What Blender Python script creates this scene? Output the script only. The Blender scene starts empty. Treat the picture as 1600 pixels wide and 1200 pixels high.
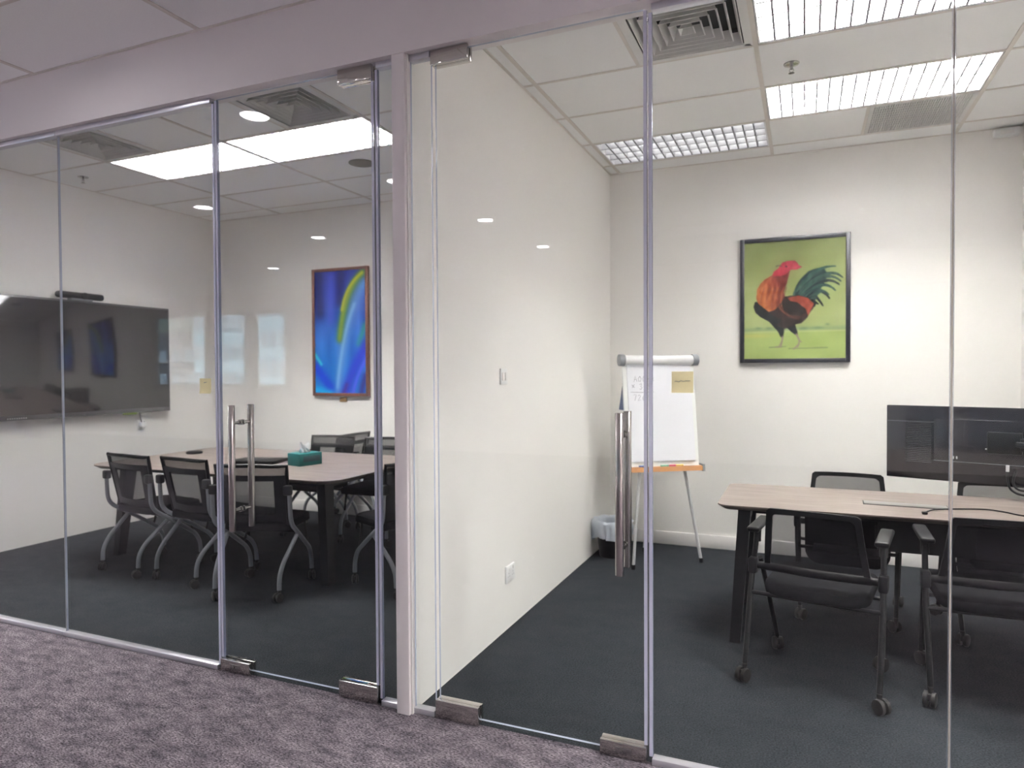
import bpy, bmesh, math, random
import numpy as np
from mathutils import Vector, Matrix

random.seed(7)
rng = np.random.default_rng(11)
scene = bpy.context.scene
COL = scene.collection
PI = math.pi

# ------------------------------------------------------------------ camera
YAW, PITCH, ROLL, F_PX = 0.4025, 0.0202, -0.0055, 1074.76
CAM = Vector((0.0, -2.543, 1.47))
fw = Vector((-math.sin(YAW) * math.cos(PITCH), math.cos(YAW) * math.cos(PITCH), -math.sin(PITCH)))
rt = Vector((math.cos(YAW), math.sin(YAW), 0.0))
up = rt.cross(fw)
r2 = math.cos(ROLL) * rt + math.sin(ROLL) * up
u2 = -math.sin(ROLL) * rt + math.cos(ROLL) * up
cam_data = bpy.data.cameras.new('camera')
cam = bpy.data.objects.new('camera', cam_data)
COL.objects.link(cam)
cam.matrix_world = Matrix(((r2.x, u2.x, -fw.x, CAM.x), (r2.y, u2.y, -fw.y, CAM.y), (r2.z, u2.z, -fw.z, CAM.z), (0, 0, 0, 1)))
cam_data.sensor_width = 36.0
cam_data.lens = F_PX / 1600 * 36.0
cam_data.clip_start = 0.02
cam_data.clip_end = 500
cam_data.dof.use_dof = True
cam_data.dof.focus_distance = 3.0
cam_data.dof.aperture_fstop = 2.2
scene.camera = cam

# ------------------------------------------------------------------ world, sun, exposure
world = bpy.data.worlds.new('sky')
scene.world = world
world.use_nodes = True
wn = world.node_tree
wn.nodes.clear()
w_out = wn.nodes.new('ShaderNodeOutputWorld')
w_bg = wn.nodes.new('ShaderNodeBackground')
w_sky = wn.nodes.new('ShaderNodeTexSky')
w_sky.sky_type = 'NISHITA'
w_sky.sun_disc = False
w_sky.sun_elevation = math.radians(48)
w_sky.sun_rotation = math.radians(10)
w_bg.inputs['Strength'].default_value = 0.085
wn.links.new(w_sky.outputs[0], w_bg.inputs[0])
wn.links.new(w_bg.outputs[0], w_out.inputs[0])

sun_d = bpy.data.lights.new('sun', 'SUN')
sun_d.energy = 15.0
sun_d.angle = math.radians(0.6)
sun_d.color = (1.0, 0.95, 0.88)
sun = bpy.data.objects.new('sun', sun_d)
COL.objects.link(sun)
sun.rotation_euler = Vector((0.25, -0.72, -0.85)).to_track_quat('-Z', 'Y').to_euler()
sun['kind'] = 'helper'

scene.view_settings.view_transform = 'Standard'
scene.view_settings.look = 'None'
scene.view_settings.exposure = 1.7
scene.view_settings.gamma = 1.0
scene.view_settings.use_curve_mapping = False
scene.cycles.transparent_max_bounces = 48
scene.cycles.max_bounces = 12
scene.cycles.diffuse_bounces = 8
scene.cycles.glossy_bounces = 5
scene.cycles.use_denoising = True
scene.cycles.caustics_reflective = False
scene.cycles.caustics_refractive = False
scene.cycles.sample_clamp_indirect = 10.0

ROOM_TUBE = 53.0        # radiance of the fluorescent tubes in the two rooms
DIM_TUBE = 1.0
FILL_TUBE = 310.0  # radiance of the added, unseen lights that fill the corridor
DOWNLIGHT = 24.0

# ------------------------------------------------------------------ materials
MATS = {}


def srgb(r, g, b):
    f = lambda c: (c / 255 / 12.92) if c / 255 <= 0.04045 else ((c / 255 + 0.055) / 1.055) ** 2.4
    return (f(r), f(g), f(b), 1.0)


def new_mat(name):
    m = bpy.data.materials.new(name)
    m.use_nodes = True
    nt = m.node_tree
    nt.nodes.clear()
    o = nt.nodes.new('ShaderNodeOutputMaterial')
    MATS[name] = m
    return m, nt, o


def N(nt, kind, **kw):
    n = nt.nodes.new(kind)
    for k, v in kw.items():
        if k in n.inputs:
            n.inputs[k].default_value = v
        else:
            setattr(n, k, v)
    return n


def mat(name, color, rough=0.5, metal=0.0, spec=0.5, noise=0.0, scale=40.0, bump=0.0, bump_scale=200.0, stretch=None, ior=None, coat=0.0):
    m, nt, o = new_mat(name)
    p = nt.nodes.new('ShaderNodeBsdfPrincipled')
    p.inputs['Base Color'].default_value = color
    p.inputs['Roughness'].default_value = rough
    p.inputs['Metallic'].default_value = metal
    p.inputs['Specular IOR Level'].default_value = spec
    if ior:
        p.inputs['IOR'].default_value = ior
    p.inputs['Coat Weight'].default_value = coat
    tc = nt.nodes.new('ShaderNodeTexCoord')
    src = tc.outputs['Object']
    if stretch:
        mp = nt.nodes.new('ShaderNodeMapping')
        mp.inputs['Scale'].default_value = stretch
        nt.links.new(src, mp.inputs[0])
        src = mp.outputs[0]
    if noise > 0:
        n = N(nt, 'ShaderNodeTexNoise', Scale=scale, Detail=4.0)
        nt.links.new(src, n.inputs['Vector'])
        mx = nt.nodes.new('ShaderNodeMix')
        mx.data_type = 'RGBA'
        mx.inputs['A'].default_value = tuple(c * (1 - noise) for c in color[:3]) + (1,)
        mx.inputs['B'].default_value = tuple(min(1, c * (1 + noise)) for c in color[:3]) + (1,)
        nt.links.new(n.outputs['Fac'], mx.inputs['Factor'])
        nt.links.new(mx.outputs['Result'], p.inputs['Base Color'])
    if bump > 0:
        n2 = N(nt, 'ShaderNodeTexNoise', Scale=bump_scale, Detail=3.0)
        nt.links.new(src, n2.inputs['Vector'])
        b = N(nt, 'ShaderNodeBump', Strength=bump, Distance=0.002)
        nt.links.new(n2.outputs['Fac'], b.inputs['Height'])
        nt.links.new(b.outputs[0], p.inputs['Normal'])
    nt.links.new(p.outputs[0], o.inputs[0])
    return m


def emit(name, color, strength):
    m, nt, o = new_mat(name)
    e = N(nt, 'ShaderNodeEmission', Color=color, Strength=strength)
    nt.links.new(e.outputs[0], o.inputs[0])
    return m


def glass_mat(name, tint, f0=0.029):
    """Thin clear sheet: Schlick reflection over straight transmission."""
    m, nt, o = new_mat(name)
    geo = nt.nodes.new('ShaderNodeNewGeometry')
    dot = N(nt, 'ShaderNodeVectorMath', operation='DOT_PRODUCT')
    nt.links.new(geo.outputs['Normal'], dot.inputs[0])
    nt.links.new(geo.outputs['Incoming'], dot.inputs[1])
    ab = N(nt, 'ShaderNodeMath', operation='ABSOLUTE')
    nt.links.new(dot.outputs['Value'], ab.inputs[0])
    inv = N(nt, 'ShaderNodeMath', operation='SUBTRACT')
    inv.inputs[0].default_value = 1.0
    nt.links.new(ab.outputs[0], inv.inputs[1])
    pw = N(nt, 'ShaderNodeMath', operation='POWER')
    pw.inputs[1].default_value = 5.0
    nt.links.new(inv.outputs[0], pw.inputs[0])
    ma = N(nt, 'ShaderNodeMath', operation='MULTIPLY_ADD')
    ma.inputs[1].default_value = 1 - f0
    ma.inputs[2].default_value = f0
    nt.links.new(pw.outputs[0], ma.inputs[0])
    tr = N(nt, 'ShaderNodeBsdfTransparent', Color=tint)
    gl = N(nt, 'ShaderNodeBsdfAnisotropic', Roughness=0.0)
    mx = nt.nodes.new('ShaderNodeMixShader')
    nt.links.new(ma.outputs[0], mx.inputs[0])
    nt.links.new(tr.outputs[0], mx.inputs[1])
    nt.links.new(gl.outputs[0], mx.inputs[2])
    nt.links.new(mx.outputs[0], o.inputs[0])
    return m


def see_mat(name, color, alpha, rough=0.5, gloss=0.1, tint=(1, 1, 1, 1), weave=None):
    """Part see-through sheet (chair mesh, plastic film, clear seals)."""
    m, nt, o = new_mat(name)
    tr = N(nt, 'ShaderNodeBsdfTransparent', Color=tint)
    p = nt.nodes.new('ShaderNodeBsdfPrincipled')
    p.inputs['Base Color'].default_value = color
    p.inputs['Roughness'].default_value = rough
    p.inputs['Specular IOR Level'].default_value = gloss
    mx = nt.nodes.new('ShaderNodeMixShader')
    mx.inputs[0].default_value = alpha
    if weave:
        tc = nt.nodes.new('ShaderNodeTexCoord')
        w = N(nt, 'ShaderNodeTexWave', Scale=weave, Distortion=0.0)
        w.bands_direction = 'DIAGONAL'
        nt.links.new(tc.outputs['Object'], w.inputs['Vector'])
        mr = nt.nodes.new('ShaderNodeMapRange')
        mr.inputs['To Min'].default_value = alpha - 0.14
        mr.inputs['To Max'].default_value = alpha + 0.14
        nt.links.new(w.outputs['Fac'], mr.inputs['Value'])
        nt.links.new(mr.outputs[0], mx.inputs[0])
    nt.links.new(tr.outputs[0], mx.inputs[1])
    nt.links.new(p.outputs[0], mx.inputs[2])
    nt.links.new(mx.outputs[0], o.inputs[0])
    return m


def paint_mat(name, rough=0.5, spec=0.3):
    m, nt, o = new_mat(name)
    a = N(nt, 'ShaderNodeAttribute', attribute_name='paint')
    p = nt.nodes.new('ShaderNodeBsdfPrincipled')
    p.inputs['Roughness'].default_value = rough
    p.inputs['Specular IOR Level'].default_value = spec
    nt.links.new(a.outputs['Color'], p.inputs['Base Color'])
    nt.links.new(p.outputs[0], o.inputs[0])
    return m


def carpet_mat(name, lo, hi, patch_lo, patch_hi, fibre, patch, stretch, rot):
    m, nt, o = new_mat(name)
    tc = nt.nodes.new('ShaderNodeTexCoord')
    mp = nt.nodes.new('ShaderNodeMapping')
    mp.inputs['Scale'].default_value = stretch
    mp.inputs['Rotation'].default_value = (0, 0, rot)
    nt.links.new(tc.outputs['Object'], mp.inputs[0])
    n1 = N(nt, 'ShaderNodeTexNoise', Scale=fibre, Detail=2.0, Roughness=0.7)
    n2 = N(nt, 'ShaderNodeTexNoise', Scale=patch, Detail=6.0, Roughness=0.72)
    nt.links.new(mp.outputs[0], n1.inputs['Vector'])
    nt.links.new(mp.outputs[0], n2.inputs['Vector'])
    r1 = nt.nodes.new('ShaderNodeMapRange')
    r1.inputs['From Min'].default_value = 0.5 - patch_lo
    r1.inputs['From Max'].default_value = 0.5 + patch_lo
    nt.links.new(n2.outputs['Fac'], r1.inputs['Value'])
    col = nt.nodes.new('ShaderNodeMix')
    col.data_type = 'RGBA'
    col.inputs['A'].default_value = lo
    col.inputs['B'].default_value = hi
    nt.links.new(r1.outputs[0], col.inputs['Factor'])
    r2 = nt.nodes.new('ShaderNodeMapRange')
    r2.inputs['From Min'].default_value = 0.36
    r2.inputs['From Max'].default_value = 0.64
    r2.inputs['To Min'].default_value = 1.0 - patch_hi
    r2.inputs['To Max'].default_value = 1.0 + patch_hi * 0.8
    nt.links.new(n1.outputs['Fac'], r2.inputs['Value'])
    ramp = N(nt, 'ShaderNodeVectorMath', operation='SCALE')
    nt.links.new(col.outputs['Result'], ramp.inputs[0])
    nt.links.new(r2.outputs[0], ramp.inputs['Scale'])
    p = nt.nodes.new('ShaderNodeBsdfPrincipled')
    p.inputs['Roughness'].default_value = 0.95
    p.inputs['Specular IOR Level'].default_value = 0.05
    nt.links.new(ramp.outputs[0], p.inputs['Base Color'])
    b = N(nt, 'ShaderNodeBump', Strength=0.5, Distance=0.003)
    nt.links.new(n1.outputs['Fac'], b.inputs['Height'])
    nt.links.new(b.outputs[0], p.inputs['Normal'])
    nt.links.new(p.outputs[0], o.inputs[0])
    return m


def wood_mat(name, a, b, stretch):
    m, nt, o = new_mat(name)
    tc = nt.nodes.new('ShaderNodeTexCoord')
    mp = nt.nodes.new('ShaderNodeMapping')
    mp.inputs['Scale'].default_value = stretch
    nt.links.new(tc.outputs['Object'], mp.inputs[0])
    n = N(nt, 'ShaderNodeTexNoise', Scale=6.0, Detail=8.0, Roughness=0.65, Distortion=0.4)
    nt.links.new(mp.outputs[0], n.inputs['Vector'])
    ramp = nt.nodes.new('ShaderNodeValToRGB')
    ramp.color_ramp.elements[0].position = 0.3
    ramp.color_ramp.elements[0].color = a
    ramp.color_ramp.elements[1].position = 0.7
    ramp.color_ramp.elements[1].color = b
    nt.links.new(n.outputs['Fac'], ramp.inputs[0])
    p = nt.nodes.new('ShaderNodeBsdfPrincipled')
    p.inputs['Roughness'].default_value = 0.42
    nt.links.new(ramp.outputs[0], p.inputs['Base Color'])
    nt.links.new(p.outputs[0], o.inputs[0])
    return m


M_WALL = mat('wall_paint', (0.88, 0.86, 0.83, 1), 0.75, spec=0.25, noise=0.012, scale=3, bump=0.05, bump_scale=300)
M_TRIM = mat('white_trim_paint', (0.79, 0.77, 0.75, 1), 0.45, noise=0.01)
M_HEAD = mat('corridor_paint', (0.80, 0.755, 0.755, 1), 0.6, spec=0.3, noise=0.012, scale=3)
M_TILE = mat('ceiling_tile_mineral', (0.87, 0.87, 0.865, 1), 0.9, spec=0.1, noise=0.05, scale=160, bump=0.25, bump_scale=500)
M_RAIL = mat('ceiling_rail_enamel', (0.66, 0.62, 0.57, 1), 0.5, noise=0.01)
M_SLAB = mat('plenum_concrete', (0.25, 0.25, 0.25, 1), 0.9, noise=0.1)
M_CARPET = carpet_mat('slate_carpet', srgb(42, 45, 49), srgb(50, 53, 57), 0.2, 0.5, 130, 3.0, (1.0, 1.5, 1.0), 0.0)
M_CARPET2 = carpet_mat('mottled_mauve_carpet', srgb(75, 70, 77), srgb(124, 116, 122), 0.14, 0.75, 85, 8.0, (1.0, 2.2, 1.0), 0.5)
M_GLASS = glass_mat('partition_glass', (0.972, 0.985, 0.98, 1))
M_WINGLASS = glass_mat('window_glass', (0.9, 0.95, 0.97, 1))
M_EDGE = see_mat('glass_edge', (0.55, 0.60, 0.74, 1), 0.8, 0.15, 0.6, tint=(0.7, 0.85, 0.85, 1))
M_SEAL = see_mat('clear_edge_seal', (0.72, 0.73, 0.88, 1), 0.74, 0.2, 0.6)
M_SILI = mat('silicone_bead', (0.34, 0.31, 0.28, 1), 0.5, noise=0.03)
M_STEEL = mat('polished_steel', (0.58, 0.55, 0.52, 1), 0.06, metal=1.0, noise=0.04, scale=8)
M_SATIN = mat('satin_steel', (0.46, 0.43, 0.41, 1), 0.2, metal=1.0, noise=0.04, scale=8)
M_ALU = mat('aluminium_channel', (0.66, 0.65, 0.70, 1), 0.32, metal=0.75, noise=0.03)
M_WHITE = mat('white_plastic', (0.82, 0.82, 0.82, 1), 0.4, noise=0.01)
M_GREYP = mat('grey_plastic', (0.20, 0.21, 0.22, 1), 0.45, noise=0.03)
M_BLACK = mat('black_plastic', (0.006, 0.006, 0.0075, 1), 0.45, spec=0.3, noise=0.1)
M_BLACKM = mat('black_powder_coat', (0.006, 0.006, 0.0075, 1), 0.45, spec=0.3, noise=0.08)
M_SEAT = mat('black_seat_fabric', (0.0065, 0.0068, 0.0085, 1), 0.85, spec=0.12, noise=0.2, scale=300, bump=0.3, bump_scale=800)
M_GREYTUBE = mat('grey_tube_enamel', (0.21, 0.22, 0.245, 1), 0.35, spec=0.5, noise=0.03)
M_MESH = see_mat('black_chair_mesh', (0.008, 0.008, 0.010, 1), 0.66, 0.8, 0.1, weave=160)
M_MESH2 = see_mat('grey_chair_mesh', (0.016, 0.017, 0.019, 1), 0.76, 0.8, 0.1, weave=160)
M_CASTER = mat('caster_rubber', (0.016, 0.014, 0.014, 1), 0.5, noise=0.1)
M_WOOD = wood_mat('pale_ash_laminate', srgb(101, 88, 82), srgb(145, 134, 129), (0.5, 11.0, 4.0))
M_WOODEDGE = mat('laminate_edge', srgb(98, 88, 82), 0.5, noise=0.1)
M_SCREEN = mat('screen_black_glass', (0.009, 0.009, 0.011, 1), 0.08, spec=0.5, ior=1.8)
M_BEZEL = mat('screen_bezel', (0.07, 0.07, 0.075, 1), 0.35, noise=0.04)
M_VSLAT = mat('vent_slat_grey', (0.045, 0.045, 0.05, 1), 0.4, noise=0.05)
M_MONBACK = mat('glossy_dark_shell', (0.010, 0.010, 0.015, 1), 0.22, spec=0.6, noise=0.05, coat=0.3)
M_ROOST = paint_mat('rooster_paint', 0.45)
M_BLUE = paint_mat('abstract_paint', 0.4)
M_FRAMEK = mat('black_frame', (0.02, 0.02, 0.028, 1), 0.35, noise=0.1)
M_FRAMEW = mat('brown_wood_frame', srgb(112, 72, 58), 0.5, noise=0.15, scale=30)
M_BRASS = mat('brass_tag', srgb(135, 105, 70), 0.4, metal=0.5, noise=0.08)
M_NOTE = mat('yellow_paper', srgb(250, 240, 190), 0.8, spec=0.1, noise=0.02)
M_INK = mat('grey_ink', (0.14, 0.14, 0.17, 1), 0.7, noise=0.05)
M_PAPER = mat('white_paper', (0.80, 0.80, 0.84, 1), 0.8, spec=0.1, noise=0.01)
M_BOARD = mat('white_board', (0.80, 0.81, 0.79, 1), 0.3, noise=0.01)
M_NAVY = mat('navy_back_panel', srgb(62, 76, 112), 0.6, noise=0.05)
M_TRAY = mat('orange_wood_tray', srgb(190, 138, 92), 0.5, noise=0.08, stretch=(2, 30, 30))
M_SILVER = mat('light_grey_enamel', (0.55, 0.55, 0.56, 1), 0.35, noise=0.02)
M_FILM = see_mat('bin_liner_film', (0.74, 0.80, 0.90, 1), 0.78, 0.35, 0.5)
M_TEAL = mat('teal_card', srgb(22, 104, 104), 0.5, noise=0.12, scale=25)
M_TISSUE = mat('white_tissue', (0.85, 0.85, 0.86, 1), 0.9, noise=0.01)
M_HOUSE = mat('fixture_white_reflector', (0.86, 0.86, 0.88, 1), 0.35, noise=0.01)
M_BLADESHADE = mat('louver_blade_shade', (0.16, 0.16, 0.17, 1), 0.4, noise=0.02)  # backlit dark of the blade undersides, put into the colour
M_BLADE = mat('fixture_louver_metal', (0.72, 0.72, 0.75, 1), 0.25, metal=0.3, noise=0.02)
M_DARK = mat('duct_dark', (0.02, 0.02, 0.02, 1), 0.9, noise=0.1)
M_VENT = mat('vent_enamel', (0.70, 0.69, 0.67, 1), 0.5, noise=0.01)
M_SPK = mat('speaker_grille', (0.24, 0.22, 0.19, 1), 0.7, noise=0.15, scale=300)
M_CHROME = mat('chrome', (0.42, 0.41, 0.40, 1), 0.18, metal=1.0, noise=0.03)
M_TUBE = emit('tube_glow', (1.0, 0.97, 0.93, 1), ROOM_TUBE)
M_TUBEDIM = emit('tube_glow_dim', (1.0, 0.97, 0.93, 1), DIM_TUBE)
M_TUBEFILL = emit('tube_glow_fill', (1.0, 0.975, 0.95, 1), FILL_TUBE)
M_DOWN = emit('downlight_glow', (0.97, 0.95, 1.0, 1), DOWNLIGHT)
M_FACADE = mat('pale_facade', srgb(150, 190, 214), 0.8, noise=0.06, scale=0.3)
M_FACADE2 = mat('dark_facade', srgb(60, 66, 80), 0.5, noise=0.1, scale=0.3)
M_FWIN = mat('facade_window', srgb(120, 140, 160), 0.2, noise=0.1)
M_GROUND = mat('city_ground', (0.16, 0.16, 0.15, 1), 0.9, noise=0.2, scale=0.1)


# ------------------------------------------------------------------ mesh helpers
class MB:
    """Collects simple shapes and links them as ONE mesh object."""

    def __init__(self):
        self.v, self.f, self.mi = [], [], []

    def add(self, verts, faces, mi=0):
        o = len(self.v)
        self.v += [tuple(p) for p in verts]
        self.f += [tuple(i + o for i in f) for f in faces]
        self.mi += [mi] * len(faces)
        return self

    def box(self, x0, x1, y0, y1, z0, z1, mi=0, M=None):
        vs = [(x, y, z) for z in (z0, z1) for y in (y0, y1) for x in (x0, x1)]
        if M is not None:
            vs = [tuple(M @ Vector(p)) for p in vs]
        return self.add(vs, [(0, 2, 3, 1), (4, 5, 7, 6), (0, 1, 5, 4), (2, 6, 7, 3), (0, 4, 6, 2), (1, 3, 7, 5)], mi)

    def rbox(self, x0, x1, y0, y1, z0, z1, r=0.005, mi=0, M=None, seg=2):
        bm = bmesh.new()
        bmesh.ops.create_cube(bm, size=1.0)
        for v in bm.verts:
            v.co = Vector(((x0 + x1) / 2 + v.co.x * (x1 - x0), (y0 + y1) / 2 + v.co.y * (y1 - y0), (z0 + z1) / 2 + v.co.z * (z1 - z0)))
        r = min(r, 0.45 * min(abs(x1 - x0), abs(y1 - y0), abs(z1 - z0)))
        bmesh.ops.bevel(bm, geom=bm.edges[:], offset=r, segments=seg, profile=0.5, affect='EDGES')
        bm.verts.index_update()
        vs = [tuple(M @ v.co) if M is not None else tuple(v.co) for v in bm.verts]
        fs = [tuple(v.index for v in f.verts) for f in bm.faces]
        bm.free()
        return self.add(vs, fs, mi)

    def tube(self, pts, r, n=10, mi=0, closed=False, cap=True):
        pts = [Vector(p) for p in pts]
        k = len(pts)
        rr = r if isinstance(r, (list, tuple)) else [r] * k
        vs, fs = [], []
        prev = None
        for i, p in enumerate(pts):
            if closed:
                t = pts[(i + 1) % k] - pts[i - 1]
            else:
                t = pts[min(i + 1, k - 1)] - pts[max(i - 1, 0)]
            t.normalize()
            if prev is None:
                a = Vector((0, 0, 1)) if abs(t.z) < 0.9 else Vector((1, 0, 0))
                prev = (a - t * a.dot(t)).normalized()
            else:
                prev = (prev - t * prev.dot(t)).normalized()
            bn = t.cross(prev)
            for j in range(n):
                a = 2 * PI * j / n
                vs.append(p + (prev * math.cos(a) + bn * math.sin(a)) * rr[i])
        m = k if closed else k - 1
        for i in range(m):
            i2 = (i + 1) % k
            for j in range(n):
                j2 = (j + 1) % n
                fs.append((i * n + j, i * n + j2, i2 * n + j2, i2 * n + j))
        if cap and not closed:
            fs.append(tuple(reversed(range(n))))
            fs.append(tuple((k - 1) * n + j for j in range(n)))
        return self.add(vs, fs, mi)

    def lathe(self, prof, n=24, mi=0, M=None, axis='z'):
        vs, fs = [], []
        for (r, h) in prof:
            for j in range(n):
                a = 2 * PI * j / n
                c, s = r * math.cos(a), r * math.sin(a)
                p = (c, s, h) if axis == 'z' else ((h, c, s) if axis == 'x' else (c, h, s))
                vs.append(tuple(M @ Vector(p)) if M is not None else p)
        for i in range(len(prof) - 1):
            for j in range(n):
                j2 = (j + 1) % n
                fs.append((i * n + j, i * n + j2, (i + 1) * n + j2, (i + 1) * n + j))
        if prof[0][0] > 1e-6:
            fs.append(tuple(reversed(range(n))))
        if prof[-1][0] > 1e-6:
            fs.append(tuple((len(prof) - 1) * n + j for j in range(n)))
        return self.add(vs, fs, mi)

    def prism(self, poly, z0, z1, mi=0, M=None, mi_side=None):
        n = len(poly)
        vs = [(x, y, z0) for x, y in poly] + [(x, y, z1) for x, y in poly]
        if M is not None:
            vs = [tuple(M @ Vector(p)) for p in vs]
        o = len(self.v)
        self.add(vs, [tuple(reversed(range(n))), tuple(range(n, 2 * n))], mi)
        fs = [(i + o, (i + 1) % n + o, (i + 1) % n + n + o, i + n + o) for i in range(n)]
        self.f += fs
        self.mi += [mi if mi_side is None else mi_side] * n
        return self

    def grid(self, fn, nu, nv, mi=0):
        vs = [fn(i / nu, j / nv) for j in range(nv + 1) for i in range(nu + 1)]
        fs = [(j * (nu + 1) + i, j * (nu + 1) + i + 1, (j + 1) * (nu + 1) + i + 1, (j + 1) * (nu + 1) + i) for j in range(nv) for i in range(nu)]
        return self.add(vs, fs, mi)

    def build(self, name, mats, parent=None, loc=None, smooth=40, fix=True):
        me = bpy.data.meshes.new(name)
        me.from_pydata(self.v, [], self.f)
        ms = mats if isinstance(mats, (list, tuple)) else [mats]
        for m in ms:
            me.materials.append(m)
        if len(ms) > 1:
            me.polygons.foreach_set('material_index', self.mi)
        if fix:
            bm = bmesh.new()
            bm.from_mesh(me)
            bmesh.ops.recalc_face_normals(bm, faces=bm.faces[:])
            bm.to_mesh(me)
            bm.free()
        if smooth:
            me.polygons.foreach_set('use_smooth', [True] * len(me.polygons))
            me.set_sharp_from_angle(angle=math.radians(smooth))
        me.update()
        o = bpy.data.objects.new(name, me)
        COL.objects.link(o)
        if parent is not None:
            o.parent = parent
        if loc is not None:
            o.location = loc
        return o


def tag(o, label=None, cat=None, group=None, kind=None):
    if label:
        o['label'] = label
    if cat:
        o['category'] = cat
    if group:
        o['group'] = group
    if kind:
        o['kind'] = kind
    return o


def empty(name, loc=(0, 0, 0), rz=0.0):
    o = bpy.data.objects.new(name, None)
    COL.objects.link(o)
    o.empty_display_size = 0.1
    o.location = loc
    o.rotation_euler = (0, 0, rz)
    return o


def instance_part(src, parent, loc, rot=(0, 0, 0)):
    c = src.copy()
    COL.objects.link(c)
    c.parent = parent
    c.location = loc
    c.rotation_euler = rot
    return c


CHILD = {}


def kids(o):
    return [c for c in COL.objects if c.parent is o]


def copy_tree(o, parent=None, ks=None):
    if ks is None:
        ks = {}
        for c in COL.objects:
            if c.parent is not None:
                ks.setdefault(c.parent.name, []).append(c)
    c = o.copy()
    COL.objects.link(c)
    if parent is not None:
        c.parent = parent
    for ch in ks.get(o.name, []):
        copy_tree(ch, c, ks)
    return c


def smooth_path(pts, k=5):
    """Catmull-Rom through pts."""
    P = [Vector(p) for p in pts]
    out = []
    for i in range(len(P) - 1):
        p0 = P[max(i - 1, 0)]
        p1, p2 = P[i], P[i + 1]
        p3 = P[min(i + 2, len(P) - 1)]
        for j in range(k):
            t = j / k
            out.append(0.5 * ((2 * p1) + (p2 - p0) * t + (2 * p0 - 5 * p1 + 4 * p2 - p3) * t * t + (3 * p1 - p0 - 3 * p2 + p3) * t ** 3))
    out.append(P[-1])
    return out


def round_corners(pts, r, k=5):
    """Polyline with its inner corners rounded by radius-like offset r."""
    P = [Vector(p) for p in pts]
    out = [P[0]]
    for i in range(1, len(P) - 1):
        a, b, c = P[i - 1], P[i], P[i + 1]
        d = min(r, (a - b).length * 0.48, (c - b).length * 0.48)
        s, e = b + (a - b).normalized() * d, b + (c - b).normalized() * d
        for j in range(k + 1):
            t = j / k
            out.append((1 - t) ** 2 * s + 2 * t * (1 - t) * b + t * t * e)
    out.append(P[-1])
    return out


def rrect(x0, x1, y0, y1, r, k=6):
    pts = []
    for cx, cy, a0 in ((x1 - r, y1 - r, 0), (x0 + r, y1 - r, PI / 2), (x0 + r, y0 + r, PI), (x1 - r, y0 + r, 1.5 * PI)):
        for j in range(k + 1):
            a = a0 + PI / 2 * j / k
            pts.append((cx + r * math.cos(a), cy + r * math.sin(a)))
    return pts


# ------------------------------------------------------------------ key dimensions
X_TV, X_PL, X_PR, X_R = -6.072, -1.609, -1.549, 1.389   # tv wall, partition left / right face, right wall
Y_B = 3.27                                              # back wall
Z_C = 3.146                                             # room ceiling
Z_CC = 3.114                                            # corridor ceiling
Z_H = 2.80                                              # underside of the header
Y_HF = -0.05                                            # corridor face of the header
GX0, GDX = -0.238, 1.222
GY0, GDY = 3.02, 0.585
OY = -8.6                                               # window wall of the open office
OX0, OX1 = -16.0, 6.5

# ------------------------------------------------------------------ setting
tag(MB().box(X_TV - 0.1, X_R + 0.1, 0.0, Y_B + 0.1, -0.12, 0.0).build('floor', M_CARPET), 'dark slate grey carpet inside the two glass rooms', 'floor', kind='structure')
tag(MB().box(OX0, OX1, OY, 0.0, -0.12, 0.0).build('corridor_floor', M_CARPET2), 'mottled mauve grey carpet in front of the glass', 'floor', kind='structure')
tag(MB().box(X_TV - 0.12, X_TV, 0.0, Y_B + 0.1, 0, 3.35).build('wall_left', M_WALL), 'off white wall behind the large wall screen', 'wall', kind='structure')
tag(MB().box(X_TV - 0.12, X_R + 0.12, Y_B, Y_B + 0.12, 0, 3.35).build('wall_back', M_WALL), 'off white back wall of both rooms with the pictures', 'wall', kind='structure')
tag(MB().box(X_R, X_R + 0.12, 0.0, Y_B, 0, 3.35).build('wall_right', M_WALL), 'off white right end wall of the right room', 'wall', kind='structure')
tag(MB().box(X_PL, X_PR, 0.012, Y_B, 0, 3.35).build('wall_middle', M_WALL), 'off white dividing wall between the two glass rooms', 'wall', kind='structure')
# header over the glass and the end post of the dividing wall
hd = MB()
hd.box(OX0, OX1, Y_HF, 0.06, Z_H, 3.35)
tag(hd.build('wall_front', M_HEAD), 'pinkish white header band above the glass fronts', 'wall', kind='structure')
pm = MB()
pm.rbox(-1.607, -1.545, Y_HF + 0.001, 0.014, 0, Z_H, 0.002)
tag(pm.build('trim_1', M_HEAD), 'narrow pinkish white post between the two glass fronts', 'trim', kind='structure')
tag(MB().box(OX0, X_TV - 0.06, Y_HF, 0.06, 0, Z_H).box(X_R + 0.06, OX1, Y_HF, 0.06, 0, Z_H).build('wall_front', M_HEAD), 'solid corridor wall either side of the glass fronts', 'wall', kind='structure')
tag(MB().rbox(-1.5465, -1.538, -0.034, -0.020, 0, Z_H, 0.001).build('trim_2', M_TRIM), 'slim white stop bead on the right side of the post', 'trim', kind='structure')
bb = MB()
bb.rbox(X_PR, X_R, Y_B - 0.014, Y_B, 0.0, 0.108, 0.004)
tag(bb.build('baseboard_back', M_TRIM), 'white skirting board along the right room back wall', 'baseboard', kind='structure')
bb = MB()
bb.rbox(X_TV, X_PL, Y_B - 0.014, Y_B, 0.0, 0.108, 0.004)
tag(bb.build('baseboard_back', M_TRIM), 'white skirting board along the left room back wall', 'baseboard', kind='structure')

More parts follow.
